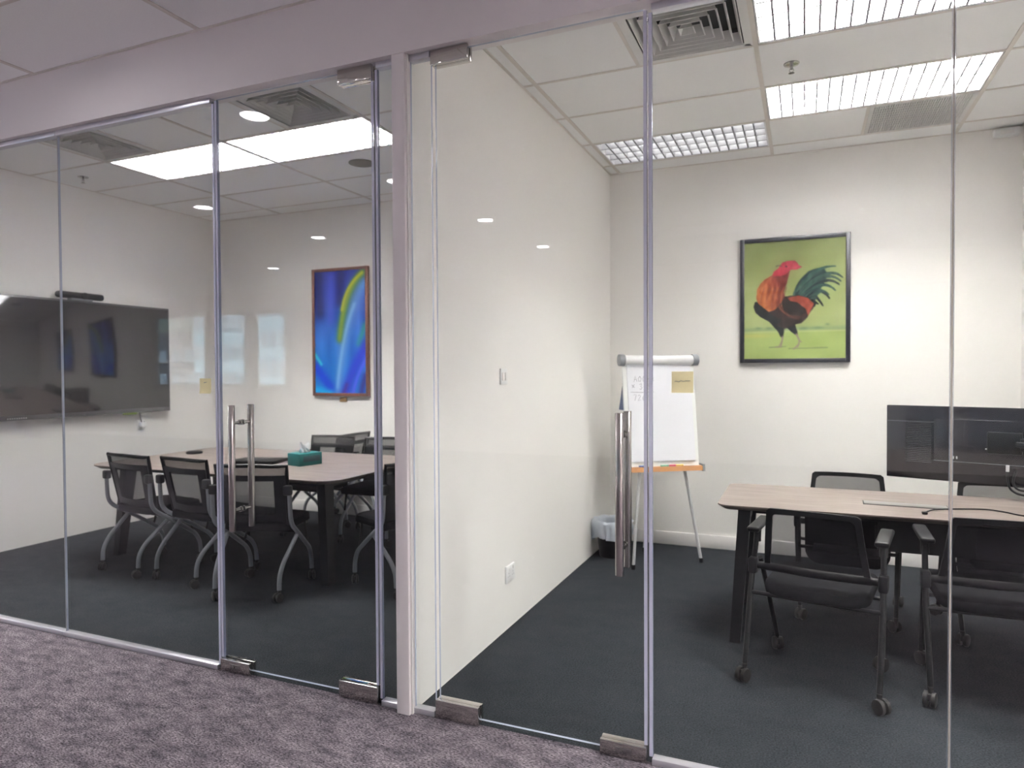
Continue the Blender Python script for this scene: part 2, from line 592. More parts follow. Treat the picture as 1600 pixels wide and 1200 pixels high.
# ceilings: plenum slab, tiles and rails
ceil = MB().box(X_TV - 0.12, X_R + 0.12, -0.05, Y_B + 0.12, 3.35, 3.45).build('ceiling', M_SLAB)
tag(ceil, 'white mineral tile ceiling of the two glass rooms', 'ceiling', kind='structure')
ceil2 = MB().box(OX0, OX1, OY, Y_HF, Z_CC + 0.012, 3.45).build('corridor_ceiling', M_TILE)
tag(ceil2, 'grey white tile ceiling of the corridor', 'ceiling', kind='structure')
gx = [GX0 + GDX * k for k in range(-13, 6)]
GYS = [GY0 - GDY * k for k in range(-1, 20)]


def spans(a, b, cuts):
    c = [a] + [t for t in sorted(cuts) if a + 0.02 < t < b - 0.02] + [b]
    return [(c[i], c[i + 1]) for i in range(len(c) - 1)]


# cells of the grid that hold something else than a tile: (x-centre, y-centre) keyed by cell corner
FIX = [  # x0, y0 (cell corner), lamp material, name part
    (GX0, GY0 - 4 * GDY), (GX0, GY0 - 2 * GDY), (GX0 - GDX, GY0 - GDY),
    (GX0 - 4 * GDX, GY0 - 3 * GDY), (GX0 - 3 * GDX, GY0 - 3 * GDY)]
VENTS = [(GX0 - GDX / 2, GY0 - 4 * GDY), (GX0 - 2.5 * GDX, GY0 - 4 * GDY), (GX0 - 4 * GDX, GY0 - 4 * GDY)]
GRILLE = (GX0 + GDX / 2, GY0 - GDY)
tile_cache = {}


def put_tile(x0, x1, y0, y1, z, parent):
    key = (round(x1 - x0, 3), round(y1 - y0, 3))
    g = 0.003
    if key not in tile_cache:
        w, d = x1 - x0 - 2 * g, y1 - y0 - 2 * g
        m = MB()
        e = 0.006
        p0 = [(0, 0), (w, 0), (w, d), (0, d)]
        p1 = [(e, e), (w - e, e), (w - e, d - e), (e, d - e)]
        vs = [(x, y, 0.014) for x, y in p0] + [(x, y, 0.003) for x, y in p0] + [(x, y, 0.0) for x, y in p1]
        fs = [(0, 1, 2, 3), (8, 11, 10, 9)]
        for i in range(4):
            j = (i + 1) % 4
            fs += [(i, i + 4, j + 4, j), (i + 4, i + 8, j + 8, j + 4)]
        m.add(vs, fs)
        o = m.build('ceiling_tile', M_TILE, parent, (x0 + g, y0 + g, z), smooth=0)
        tile_cache[key] = o
        return o
    return instance_part(tile_cache[key], parent, (x0 + g, y0 + g, z))


def put_rail(x0, x1, y0, y1, z, parent, m=M_RAIL):
    return MB().box(x0, x1, y0, y1, z - 0.004, z + 0.006).build('ceiling_rail', m, parent, smooth=0)


def inside(cx, cy, cells, w, d):
    return any(a < cx < a + w and b < cy < b + d for a, b in cells)


def tile_zone(xa, xb, ya, yb, z, parent, skip=True, dy=0.0):
    gy = [t + dy for t in GYS]
    for x0, x1 in spans(xa, xb, gx):
        for y0, y1 in spans(ya, yb, gy):
            cx, cy = (x0 + x1) / 2, (y0 + y1) / 2
            if skip and inside(cx, cy, FIX, GDX, GDY):
                continue
            halves = [(x0, x1)]
            if skip:
                cut = [v for v in VENTS + [GRILLE] if v[1] < cy < v[1] + GDY and x0 - 0.01 <= v[0] and v[0] + GDX / 2 <= x1 + 0.01]
                if cut:
                    halves = []
                    c = cut[0][0]
                    if c - x0 > 0.05:
                        halves.append((x0, c))
                    if x1 - c - GDX / 2 > 0.05:
                        halves.append((c + GDX / 2, x1))
            for h0, h1 in halves:
                put_tile(h0, h1, y0, y1, z, parent)
    w = 0.012
    for x in [t for t in gx if xa + 0.02 < t < xb - 0.02]:
        put_rail(x - w, x + w, ya, yb, z - 0.001, parent)
    for y in [t for t in gy if ya + 0.02 < t < yb - 0.02]:
        put_rail(xa, xb, y - w * 0.8, y + w * 0.8, z, parent)
    for (a, b, c, d) in ((xa, xb, ya, ya + 0.016), (xa, xb, yb - 0.016, yb), (xa, xa + 0.016, ya, yb), (xb - 0.016, xb, ya, yb)):
        put_rail(a, b, c, d, z - 0.0005, parent)
    if skip:
        for v in VENTS + [GRILLE]:
            if xa < v[0] < xb:
                for xe in (v[0], v[0] + GDX / 2):
                    if min(abs(xe - t) for t in gx) > 0.05:
                        put_rail(xe - w * 0.8, xe + w * 0.8, v[1], v[1] + GDY, z, parent)


tile_zone(X_TV, X_PL, 0.06, Y_B, Z_C, ceil)
tile_zone(X_PR, X_R, 0.06, Y_B, Z_C, ceil)
tile_zone(GX0 - 6 * GDX, GX0 + GDX, GY0 - 10 * GDY, Y_HF, Z_CC, ceil2, skip=False, dy=-0.09)

# open office behind the photographer: walls, windows, columns (seen in reflections, feeds the daylight)
ow = MB()
WZ0, WZ1 = 1.15, 2.72
wins = [(-13.6, -12.0), (-11.75, -10.87), (-10.67, -9.8)]
xs = [OX0]
for a, b in wins:
    ow.box(xs[-1], a, OY - 0.2, OY, 0, Z_CC + 0.1)
    ow.box(a, b, OY - 0.2, OY, 0, WZ0)
    ow.box(a, b, OY - 0.2, OY, WZ1, Z_CC + 0.1)
    xs.append(b)
blinded = [(-9.2, -7.2), (-6.9, -4.2), (-3.9, -1.2), (-0.9, 1.8), (2.1, 4.8)]
for a, b in blinded:
    ow.box(xs[-1], a, OY - 0.2, OY, 0, Z_CC + 0.1)
    ow.box(a, b, OY - 0.2, OY, 0, 0.4)
    ow.box(a, b, OY - 0.2, OY, 2.62, Z_CC + 0.1)
    xs.append(b)
ow.box(xs[-1], OX1, OY - 0.2, OY, 0, Z_CC + 0.1)
tag(ow.build('wall_office', M_HEAD), 'white window wall at the far side of the open office', 'wall', kind='structure')
tag(MB().box(OX0 - 0.2, OX0, OY, 0, 0, 1.0).box(OX0 - 0.2, OX0, OY, 0, 2.7, Z_CC + 0.1).box(OX0 - 0.2, OX0, OY, -5.6, 1.0, 2.7).box(OX0 - 0.2, OX0, -0.6, 0, 1.0, 2.7).build('wall_office', M_HEAD), 'white end wall of the office with a wide window', 'wall', kind='structure')
tag(MB().box(OX1, OX1 + 0.2, OY, 0, 0, Z_CC + 0.1).build('wall_office', M_HEAD), 'plain white closed end wall of the open office', 'wall', kind='structure')
for i, (a, b) in enumerate(wins):
    w = MB().box(a, b, OY - 0.13, OY - 0.12, WZ0, WZ1).build('window_%d' % (10 + i), M_WINGLASS, smooth=0)
    tag(w, 'office window pane reflected in the left glass front, number %s from the corner' % ('one', 'two', 'three')[i], 'window', kind='structure')
    f = MB()
    for (p, q, r, s) in ((a, a + 0.05, WZ0, WZ1), (b - 0.05, b, WZ0, WZ1), (a, b, WZ0, WZ0 + 0.05), (a, b, WZ1 - 0.05, WZ1)):
        f.box(p, q, OY - 0.16, OY - 0.1, r, s)
    f.build('window_frame', M_ALU, w, smooth=0)
w = MB().box(OX0 - 0.12, OX0 - 0.11, -5.6, -0.6, 1.0, 2.7).build('window_14', M_WINGLASS, smooth=0)
tag(w, 'wide daylight window in the end wall of the office', 'window', kind='structure')
M_BLIND = new_mat('roller_blind_cloth')
nt_, o_ = M_BLIND[1], M_BLIND[2]
t_ = N(nt_, 'ShaderNodeBsdfTranslucent', Color=(0.62, 0.62, 0.63, 1))
d_ = N(nt_, 'ShaderNodeBsdfDiffuse', Color=(0.6, 0.6, 0.62, 1))
mx_ = nt_.nodes.new('ShaderNodeMixShader')
mx_.inputs[0].default_value = 0.3
nt_.links.new(t_.outputs[0], mx_.inputs[1])
nt_.links.new(d_.outputs[0], mx_.inputs[2])
nt_.links.new(mx_.outputs[0], o_.inputs[0])
M_BLIND = M_BLIND[0]
for i, (a, b) in enumerate(blinded):
    r = empty('roller_blind', ((a + b) / 2, OY + 0.01, 0.35))
    tag(r, 'pale roller blind drawn over an office window behind the photographer, %s from the left' % ('first', 'second', 'third', 'fourth', 'fifth')[i], 'blind', 'roller blinds on the office windows')
    h = (b - a) / 2 + 0.03
    MB().box(-h, h, 0.0, 0.002, 0.0, 2.3).build('cloth', M_BLIND, r, smooth=0)
    MB().tube([(-h, 0.03, 2.32), (h, 0.03, 2.32)], 0.03, 10).build('roller', M_WHITE, r)
f = MB()
for k in range(6):
    y = -5.6 + 5.0 * k / 5
    f.box(OX0 - 0.15, OX0 - 0.07, max(-5.6, y - 0.03), min(-0.6, y + 0.03), 1.0, 2.7)
f.build('window_frame', M_ALU, w, smooth=0)
# daylight portals in the window openings
for nm, loc, rot, sx, sy in (('daylight_portal', ((wins[0][0] + wins[-1][1]) / 2, OY - 0.22, (WZ0 + WZ1) / 2), Vector((0, 1, 0)), 5.6, WZ1 - WZ0),
                             ('daylight_portal', (OX0 - 0.22, -3.1, 1.85), Vector((1, 0, 0)), 5.2, 1.8)):
    ld = bpy.data.lights.new(nm, 'AREA')
    ld.shape = 'RECTANGLE'
    ld.size, ld.size_y = sx, sy
    ld.cycles.is_portal = True
    lo = bpy.data.objects.new(nm, ld)
    COL.objects.link(lo)
    lo.location = loc
    lo.rotation_euler = rot.to_track_quat('-Z', 'Y').to_euler()
    lo['kind'] = 'helper'

tag(MB().box(-90, 60, -150, OY - 1.5, -30.2, -30).build('city_ground', M_GROUND), 'distant street level outside the office windows', 'ground', kind='structure')


def tower(x0, x1, y0, y1, h, m, label, nx, nz, wm):
    r = empty('building', ((x0 + x1) / 2, (y0 + y1) / 2, -30))
    tag(r, label, 'building', kind=None)
    hx, hy = (x1 - x0) / 2, (y1 - y0) / 2
    MB().box(-hx, hx, -hy, hy, 0, h).build('wall', m, r, smooth=0)
    b = MB()
    dx, dz = 2 * hx / nx, (h - 3) / nz
    for i in range(nx):
        for k in range(nz):
            b.box(-hx + dx * (i + 0.22), -hx + dx * (i + 0.78), hy, hy + 0.12, 1.5 + dz * (k + 0.3), 1.5 + dz * (k + 0.8))
    o = b.build('windows', wm, r, smooth=0)
    o['kind'] = 'stuff'
    return r


tower(-58, -51.2, -66, -50, 75, M_FACADE, 'pale sunlit high rise outside, reflected beside the left glass door', 7, 26, M_FWIN)
tower(-50.4, -38, -70, -50, 72, M_FACADE, 'second pale high rise outside, right of the slim one', 11, 24, M_FWIN)
tower(-88, -59, -74, -55, 36, M_FACADE2, 'low dark block outside, below the blue sky', 14, 12, M_FWIN)



# ------------------------------------------------------------------ glass fronts
def pane_mesh(name, x0, x1, z0, z1, y0=-0.006, y1=0.006):
    m = MB()
    vs = [(x, y, z) for z in (z0, z1) for y in (y0, y1) for x in (x0, x1)]
    m.add(vs, [(0, 1, 5, 4), (2, 6, 7, 3)], 0)
    m.add(vs, [(0, 2, 3, 1), (4, 5, 7, 6), (0, 4, 6, 2), (1, 3, 7, 5)], 1)
    return m.build(name, [M_GLASS, M_EDGE], smooth=0, fix=False)


def channels(p, x0, x1):
    MB().rbox(x0, x1, -0.02, 0.02, 0.0, 0.024, 0.002).build('bottom_channel', M_ALU, p)
    MB().rbox(x0, x1, -0.02, 0.02, Z_H - 0.026, Z_H, 0.002).build('top_channel', M_ALU, p)


def seal(p, x, s, z0=0.03, z1=2.77):
    """Clear strip clipped on the vertical edge of a pane; s is the side it looks to."""
    m = MB()
    m.box(min(x, x + s * 0.012), max(x, x + s * 0.012), -0.008, 0.008, z0, z1)
    m.box(min(x + s * 0.012, x + s * 0.0135), max(x + s * 0.012, x + s * 0.0135), -0.004, 0.004, z0, z1, 1)
    return m.build('edge_seal', [M_SEAL, M_GREYP], p, smooth=0)


fixed = [('window_7', X_TV, -4.97, 'fixed clear glass pane nearest the large screen, outside the frame'),
         ('window_1', -4.965, -3.803, 'fixed clear glass pane at the left edge of the photo'),
         ('window_2', -3.798, -2.662, 'fixed clear glass pane with small sticky note, left of the left door'),
         ('window_3', -1.706, X_PL + 0.002, 'narrow clear sidelight between left door and post'),
         ('window_4', -1.541, -1.441, 'narrow clear sidelight between post and right door'),
         ('window_5', -0.518, 0.422, 'fixed clear glass pane with square sticky note, right of right door'),
         ('window_6', 0.431, X_R, 'fixed clear glass pane at the right edge of the photo')]
for nm, x0, x1, lb in fixed:
    p = pane_mesh(nm, x0, x1, 0.012, Z_H - 0.012)
    tag(p, lb, 'glass pane', kind='structure')
    channels(p, x0, x1)
    if nm in ('window_2',):
        seal(p, x1, 1, 0.026, Z_H - 0.028)
    if nm in ('window_3', 'window_5'):
        seal(p, x0 - 0.0, -1, 0.026, Z_H - 0.028)
    if nm in ('window_6',):
        MB().box(0.4245, 0.4290, -0.005, 0.005, 0.026, Z_H - 0.028).build('silicone_joint', M_SILI, p, smooth=0)
    if nm in ('window_2',):
        MB().box(-3.8025, -3.7985, -0.005, 0.005, 0.026, Z_H - 0.028).build('silicone_joint', M_SILI, p, smooth=0)


def patch(p, x0, x1, z0, z1):
    m = MB()
    m.rbox(x0, x1, -0.024, -0.0065, z0, z1, 0.003)
    m.rbox(x0, x1, 0.0065, 0.024, z0, z1, 0.003)
    m.box(x0 + 0.004, x1 - 0.004, -0.007, 0.007, z0 + (0.004 if z0 < 1 else 0.0), z1 - (0.0 if z0 < 1 else 0.004))
    return m.build('patch_fitting', M_STEEL, p)


def door(nm, x0, x1, hinge_right, hx, label):
    p = pane_mesh(nm, x0, x1, 0.024, Z_H - 0.01)
    tag(p, label, 'glass door', kind='structure')
    if hinge_right:
        patch(p, x1 - 0.192, x1 + 0.014, 0.004, 0.078)
        patch(p, x1 - 0.166, x1 + 0.012, Z_H - 0.068, Z_H - 0.002)
        lk = (x0 - 0.006, x0 + 0.176)
    else:
        patch(p, x0 - 0.012, x0 + 0.19, 0.004, 0.080)
        patch(p, x0 - 0.014, x0 + 0.158, Z_H - 0.064, Z_H - 0.002)
        lk = (x1 - 0.168, x1 + 0.010)
    m = MB()
    m.rbox(lk[0], lk[1], -0.024, -0.0065, 0.006, 0.062, 0.003)
    m.rbox(lk[0], lk[1], 0.0065, 0.024, 0.006, 0.062, 0.003)
    m.box(lk[0] + 0.003, lk[1] - 0.003, -0.007, 0.007, 0.009, 0.062)
    l = m.build('lock_fitting', M_STEEL, p)
    c = (lk[0] + lk[1]) / 2 + 0.005
    MB().rbox(c - 0.032, c + 0.03, -0.0262, -0.0238, 0.018, 0.046, 0.001).lathe([(0.008, 0), (0.008, 0.004), (0.004, 0.0045)], 14, M=Matrix.Translation((c - 0.012, -0.026, 0.032)) @ Matrix.Rotation(PI / 2, 4, 'X')).build('lock_cylinder', M_CHROME, l)
    # ladder pull handle, a bar on either face
    h = empty('door_handle')
    h.parent = p
    for y in (-0.062, 0.062):
        m = MB()
        m.lathe([(0.0145, 0.708), (0.0160, 0.710), (0.0160, 1.308), (0.0145, 1.310)], 20, M=Matrix.Translation((hx, y, 0)))
        m.build('grip_bar', M_SATIN, h)
    for z in (0.806, 1.226):
        m = MB()
        m.tube([(hx, -0.05, z), (hx, -0.012, z)], 0.0085, 12)
        m.tube([(hx, 0.012, z), (hx, 0.05, z)], 0.0085, 12)
        m.tube([(hx, -0.014, z), (hx, -0.0065, z)], 0.0135, 14)
        m.tube([(hx, 0.0065, z), (hx, 0.014, z)], 0.0135, 14)
        m.tube([(hx, -0.007, z), (hx, 0.007, z)], 0.006, 10)
        m.build('standoff', M_CHROME, h)
    return p


d1 = door('door_1', -2.632, -1.738, True, -2.507, 'frameless glass door of the left meeting room, steel ladder handle')
seal(d1, -2.632, -1, 0.065, 2.785)
seal(d1, -1.738, 1, 0.082, 2.725)
d2 = door('door_2', -1.421, -0.549, False, -0.628, 'frameless glass door of the right meeting room, steel ladder handle')
seal(d2, -0.549, 1, 0.065, 2.785)

for nm, x, z, s, sl, lb in (('sticky_note', -2.727, 1.40, 0.074, 0.02, 'small pale yellow sticky note on the glass left of the left door'),
                            ('sticky_note', -0.408, 1.423, 0.077, 0.055, 'square yellow sticky note on the glass in front of the flipchart')):
    e = empty(nm, (x, -0.0075, z))
    tag(e, lb, 'sticky note', 'sticky notes on the glass')
    h = s / 2
    MB().grid(lambda u, v: (-h + s * u, -0.0006 - 0.004 * max(0, 0.35 - v) ** 2 * 8, -h + s * v), 4, 6).grid(lambda u, v: (-h + s * u, 0.0006 - 0.004 * max(0, 0.35 - v) ** 2 * 8, -h + s * v), 4, 6).build('paper', M_NOTE, e)
    pts = [(-sl / 2 + sl * t, -0.0014, 0.002 + 0.0022 * math.sin(t * 19) * (0.5 + 0.5 * math.sin(t * 5)) + t * 0.003 + (0.014 if sl < 0.03 else 0)) for t in np.linspace(0, 1, 26)]
    MB().tube(pts, 0.0007, 5).build('pen_line', M_INK, e)

# ------------------------------------------------------------------ ceiling fittings
BL_H = 0.046
BC_H = 0.037


def louver_light(x0, y0, z, tube_m, label, nrow=4, ncol=17, detail=True, W=GDX, D=GDY, group=None):
    r = empty('ceiling_light', (x0 + W / 2, y0 + D / 2, z))
    tag(r, label, 'ceiling light', group)
    hw, hd_ = W / 2 - 0.014, D / 2 - 0.011
    m = MB()
    t = 0.095
    m.box(-hw, hw, -hd_, hd_, t, t + 0.01)
    for a in (-1, 1):
        m.box(min(a * hw, a * (hw - 0.008)), max(a * hw, a * (hw - 0.008)), -hd_, hd_, 0, t)
        m.box(-hw, hw, min(a * hd_, a * (hd_ - 0.008)), max(a * hd_, a * (hd_ - 0.008)), 0, t)
    m.build('housing', M_HOUSE, r, smooth=0)
    iw, idp = hw - 0.01, hd_ - 0.01
    for k in range(nrow):
        y = -idp + 2 * idp * (k + 0.5) / nrow
        MB().tube([(-iw + 0.03, y, 0.066), (iw - 0.03, y, 0.066)], 0.013, 8).build('lamp_tube', tube_m, r)
    if detail:
        src = None
        for k in range(nrow + 1):
            y = -idp + 2 * idp * k / nrow
            if src is None:
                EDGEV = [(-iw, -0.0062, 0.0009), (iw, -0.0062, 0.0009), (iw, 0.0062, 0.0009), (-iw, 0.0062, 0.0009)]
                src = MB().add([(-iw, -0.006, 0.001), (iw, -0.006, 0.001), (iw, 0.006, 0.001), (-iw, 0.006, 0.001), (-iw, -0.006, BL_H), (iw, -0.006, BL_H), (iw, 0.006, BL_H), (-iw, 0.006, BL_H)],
                               [(4, 7, 6, 5), (0, 4, 5, 1), (2, 6, 7, 3), (0, 3, 7, 4), (1, 5, 6, 2)]).add(EDGEV, [(0, 1, 2, 3)], 1).build('louver_blade', [M_BLADE, M_BLADESHADE], r, (0, y, 0), smooth=0)
            else:
                instance_part(src, r, (0, y, 0))
        src = None
        for k in range(1, ncol):
            x = -iw + 2 * iw * k / ncol
            if src is None:
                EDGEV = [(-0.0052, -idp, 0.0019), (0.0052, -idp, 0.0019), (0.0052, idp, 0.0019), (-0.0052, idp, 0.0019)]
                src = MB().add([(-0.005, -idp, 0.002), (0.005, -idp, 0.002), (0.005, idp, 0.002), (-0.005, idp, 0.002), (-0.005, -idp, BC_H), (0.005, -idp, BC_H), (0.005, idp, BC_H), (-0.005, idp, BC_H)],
                               [(4, 7, 6, 5), (0, 4, 5, 1), (2, 6, 7, 3), (0, 3, 7, 4), (1, 5, 6, 2)]).add(EDGEV, [(0, 1, 2, 3)], 1).build('louver_blade', [M_BLADE, M_BLADESHADE], r, (x, 0, 0), smooth=0)
            else:
                instance_part(src, r, (x, 0, 0))
    else:
        m = MB()
        for k in range(nrow + 1):
            y = -idp + 2 * idp * k / nrow
            m.box(-iw, iw, y - 0.003, y + 0.003, 0.001, 0.028)
        for k in range(1, ncol):
            x = -iw + 2 * iw * k / ncol
            m.box(x - 0.001, x + 0.001, -idp, idp, 0.003, 0.026)
        m.build('louver', M_BLADE, r, smooth=0)
    return r


ZF = Z_C - 0.002
louver_light(FIX[0][0], FIX[0][1], ZF, M_TUBE, 'bright louvred ceiling light at the top edge of the right room', group='louvred ceiling lights')
louver_light(FIX[1][0], FIX[1][1], ZF, M_TUBE, 'bright louvred ceiling light beside the return air grille', group='louvred ceiling lights')
louver_light(FIX[2][0], FIX[2][1], ZF, M_TUBEDIM, 'dim louvred ceiling light near the right room back corner', group='louvred ceiling lights')
louver_light(FIX[3][0], FIX[3][1], ZF, M_TUBE, 'left one of the two bright louvred lights in the left room', group='louvred ceiling lights')
louver_light(FIX[4][0], FIX[4][1], ZF, M_TUBE, 'right one of the two bright louvred lights in the left room', group='louvred ceiling lights')


def diffuser(x0, y0, z, label):
    W, D = GDX / 2, GDY
    r = empty('air_diffuser', (x0 + W / 2, y0 + D / 2, z))
    tag(r, label, 'air vent', 'square ceiling air diffusers')
    h = D / 2 - 0.010
    hxx = W / 2 - 0.010
    m = MB()
    for a in (-1, 1):
        m.box(min(a * hxx, a * (h - 0.03)), max(a * hxx, a * (h - 0.03)), -h, h, -0.0035, 0.0035)
    for a in (-1, 1):   # face frame
        m.box(min(a * h, a * (h - 0.03)), max(a * h, a * (h - 0.03)), -h, h, -0.004, 0.004)
        m.box(-h, h, min(a * h, a * (h - 0.03)), max(a * h, a * (h - 0.03)), -0.004, 0.004)
    m.build('face_frame', M_VENT, r, smooth=0)
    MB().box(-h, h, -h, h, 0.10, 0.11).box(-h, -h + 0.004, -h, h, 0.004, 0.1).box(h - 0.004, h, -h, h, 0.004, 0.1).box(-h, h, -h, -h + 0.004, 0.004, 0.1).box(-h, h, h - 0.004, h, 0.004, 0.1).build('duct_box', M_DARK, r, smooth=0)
    n = 6
    for k in range(n):
        o = (h - 0.032) * (1 - k / n) - 0.004
        i = o - 0.022 if k < n - 1 else o * 0.35
        zo, zi = 0.0, 0.05
        t = 0.0025
        q_ = o - 0.004
        i = min(i, q_ - 0.004)
        m = MB()
        lip = [(-o, -o, zo), (o, -o, zo), (o, o, zo), (-o, o, zo), (-q_, -q_, zo), (q_, -q_, zo), (q_, q_, zo), (-q_, q_, zo)]
        lip += [(x, y, p_ + t) for x, y, p_ in lip]
        fs = []
        for a in range(4):
            b = (a + 1) % 4
            fs += [(a, b, b + 4, a + 4), (a + 8, a + 12, b + 12, b + 8), (a, a + 8, b + 8, b), (a + 4, b + 4, b + 12, a + 12)]
        m.add(lip, fs)
        o = q_
        vs = [(-o, -o, zo), (o, -o, zo), (o, o, zo), (-o, o, zo), (-i, -i, zi), (i, -i, zi), (i, i, zi), (-i, i, zi)]
        vs += [(x, y, q + t) for x, y, q in vs]
        fs = []
        for a in range(4):
            b = (a + 1) % 4
            fs += [(a, b, b + 4, a + 4), (a + 8, a + 12, b + 12, b + 8), (a, a + 8, b + 8, b), (a + 4, b + 4, b + 12, a + 12)]
        m.add(vs, fs).build('vent_blade', M_VENT, r, smooth=0)
    return r


diffuser(VENTS[0][0], VENTS[0][1], Z_C, 'square white air diffuser at the top of the right room ceiling')
diffuser(VENTS[1][0], VENTS[1][1], Z_C, 'square air diffuser with dark slots above the left door')
diffuser(VENTS[2][0], VENTS[2][1], Z_C, 'square air diffuser above the large wall screen')

g = empty('air_grille', (GRILLE[0] + GDX / 4, GRILLE[1] + GDY / 2, Z_C))
tag(g, 'grey slotted return air grille in the right room ceiling', 'air vent')
gw, gd = GDX / 4 - 0.012, GDY / 2 - 0.01
m = MB()
for a in (-1, 1):
    m.box(min(a * gw, a * (gw - 0.018)), max(a * gw, a * (gw - 0.018)), -gd, gd, -0.003, 0.006)
    m.box(-gw, gw, min(a * gd, a * (gd - 0.012)), max(a * gd, a * (gd - 0.012)), -0.003, 0.006)
m.build('grille_frame', M_VENT, g, smooth=0)
MB().box(-gw, gw, -gd, gd, 0.03, 0.034).build('grille_backing', M_GREYP, g, smooth=0)
m = MB()
for k in range(42):
    x = -gw + 0.02 + (2 * gw - 0.04) * k / 41
    m.box(x - 0.0035, x + 0.0035, -gd + 0.01, gd - 0.01, 0.0, 0.012)
for k in range(1, 12):
    y = -gd + 2 * gd * k / 12
    m.box(-gw + 0.01, gw - 0.01, y - 0.002, y + 0.002, 0.003, 0.012)
tag(m.build('grille_slats', M_VENT, g, smooth=0), kind='stuff')


def sprinkler(x, y, z, label):
    r = empty('sprinkler_head', (x, y, z))
    tag(r, label, 'sprinkler')
    MB().lathe([(0.042, 0.0), (0.040, -0.005), (0.022, -0.010), (0.012, -0.010)], 20).build('escutcheon', M_CHROME, r)
    MB().tube([(0, 0, -0.008), (0, 0, -0.03)], 0.008, 10).tube([(-0.008, 0, -0.028), (-0.012, 0, -0.038), (0, 0, -0.05)], 0.002, 6).tube([(0.008, 0, -0.028), (0.012, 0, -0.038), (0, 0, -0.05)], 0.002, 6).build('frame_arms', M_CHROME, r)
    MB().lathe([(0.004, -0.048), (0.016, -0.051), (0.016, -0.053), (0.003, -0.054)], 14).build('deflector', M_CHROME, r)
    return r


sprinkler(-0.072, 1.575, Z_C, 'chrome sprinkler head between the bright right room lights')
sprinkler(-5.70, 1.48, Z_C, 'sprinkler head on the left room ceiling near the screen')
sprinkler(-3.55, -0.84, Z_CC, 'sprinkler head on the corridor ceiling before the left room')
sprinkler(-0.87, -1.50, Z_CC, 'sprinkler head on the corridor ceiling before the right room')

s = empty('ceiling_speaker', (-3.29, 2.12, Z_C))
tag(s, 'round grey ceiling speaker behind the right louvred light, left room', 'speaker')
MB().lathe([(0.105, 0.0), (0.105, -0.006), (0.09, -0.010), (0.088, -0.006)], 28).build('speaker_rim', M_SPK, s)
MB().lathe([(0.088, -0.005), (0.05, -0.009), (0.001, -0.011)], 28).build('speaker_grille', M_SPK, s)

for (x, y, lb) in ((-3.26, -0.914, 'corridor downlight nearest the left glass door'),
                   (-3.26, -2.59, 'corridor downlight in the second row, nearer the rooms'),
                   (-5.53, -2.607, 'corridor downlight second row, further left'),
                   (-3.22, -4.30, 'corridor downlight in the third row, nearer the rooms'),
                   (-5.51, -4.343, 'corridor downlight third row, further left'),
                   (-3.21, -6.08, 'corridor downlight in the last row, nearer the rooms'),
                   (-7.79, -6.08, 'corridor downlight in the last row, far left')):
    r = empty('downlight', (x, y, Z_CC))
    tag(r, lb, 'downlight', 'round corridor downlights')
    MB().lathe([(0.098, 0.0), (0.098, -0.004), (0.086, -0.007), (0.082, -0.002)], 28).build('trim_ring', M_WHITE, r)
    MB().lathe([(0.082, -0.003), (0.001, -0.004)], 28).build('lens', M_DOWN, r)

for (cx, cy, lb) in ((-1, 15.5, 'linear louvred office light faintly mirrored over the rooster picture'),
                     (-7, 7, 'added unseen fill light beside the left room, nearest'), (-9, 7, 'added unseen fill light beside the left room, further'),
                     (-8, 9, 'added unseen fill light beside the left room, second row'), (-10, 9, 'added unseen fill light near the end window'),
                     (2, 8, 'added unseen fill light to the right of the photographer'), (3, 11, 'added unseen fill light behind and right of the photographer')):
    louver_light(GX0 + GDX * cx, GY0 - GDY * cy, Z_CC - 0.105, M_TUBEDIM if cx == -1 else M_TUBEFILL, lb, nrow=4, ncol=12, detail=False, D=GDY * (0.8 if cx == -1 else 1), group='office ceiling lights behind the photographer')  # all but the linear one are unseen lights added to brighten the corridor

# ------------------------------------------------------------------ pictures
def srgb_arr(c):
    c = np.asarray(c, float) / 255
    return np.where(c <= 0.04045, c / 12.92, ((c + 0.055) / 1.055) ** 2.4)


def in_poly(px, py, poly):
    ins = np.zeros(px.shape, bool)
    n = len(poly)
    for i in range(n):
        x1, y1 = poly[i]
        x2, y2 = poly[(i + 1) % n]
        c = ((y1 > py) != (y2 > py))
        with np.errstate(divide='ignore', invalid='ignore'):
            xi = (x2 - x1) * (py - y1) / (y2 - y1 + 1e-12) + x1
        ins ^= c & (px < xi)
    return ins


def seg_dist(px, py, a, b):
    ax, ay = a
    bx, by = b
    dx, dy = bx - ax, by - ay
    t = np.clip(((px - ax) * dx + (py - ay) * dy) / (dx * dx + dy * dy + 1e-9), 0, 1)
    return np.hypot(px - ax - t * dx, py - ay - t * dy), t


def blur_noise(h, w, s, seed):
    r = np.random.default_rng(seed)
    gh, gw = max(2, int(h / s[1]) + 2), max(2, int(w / s[0]) + 2)
    a = r.random((gh, gw))
    yy = np.linspace(0, gh - 1.001, h)
    xx = np.linspace(0, gw - 1.001, w)
    y0, x0 = yy.astype(int), xx.astype(int)
    fy, fx = (yy - y0)[:, None], (xx - x0)[None, :]
    return a[y0][:, x0] * (1 - fy) * (1 - fx) + a[y0 + 1][:, x0] * fy * (1 - fx) + a[y0][:, x0 + 1] * (1 - fy) * fx + a[y0 + 1][:, x0 + 1] * fy * fx


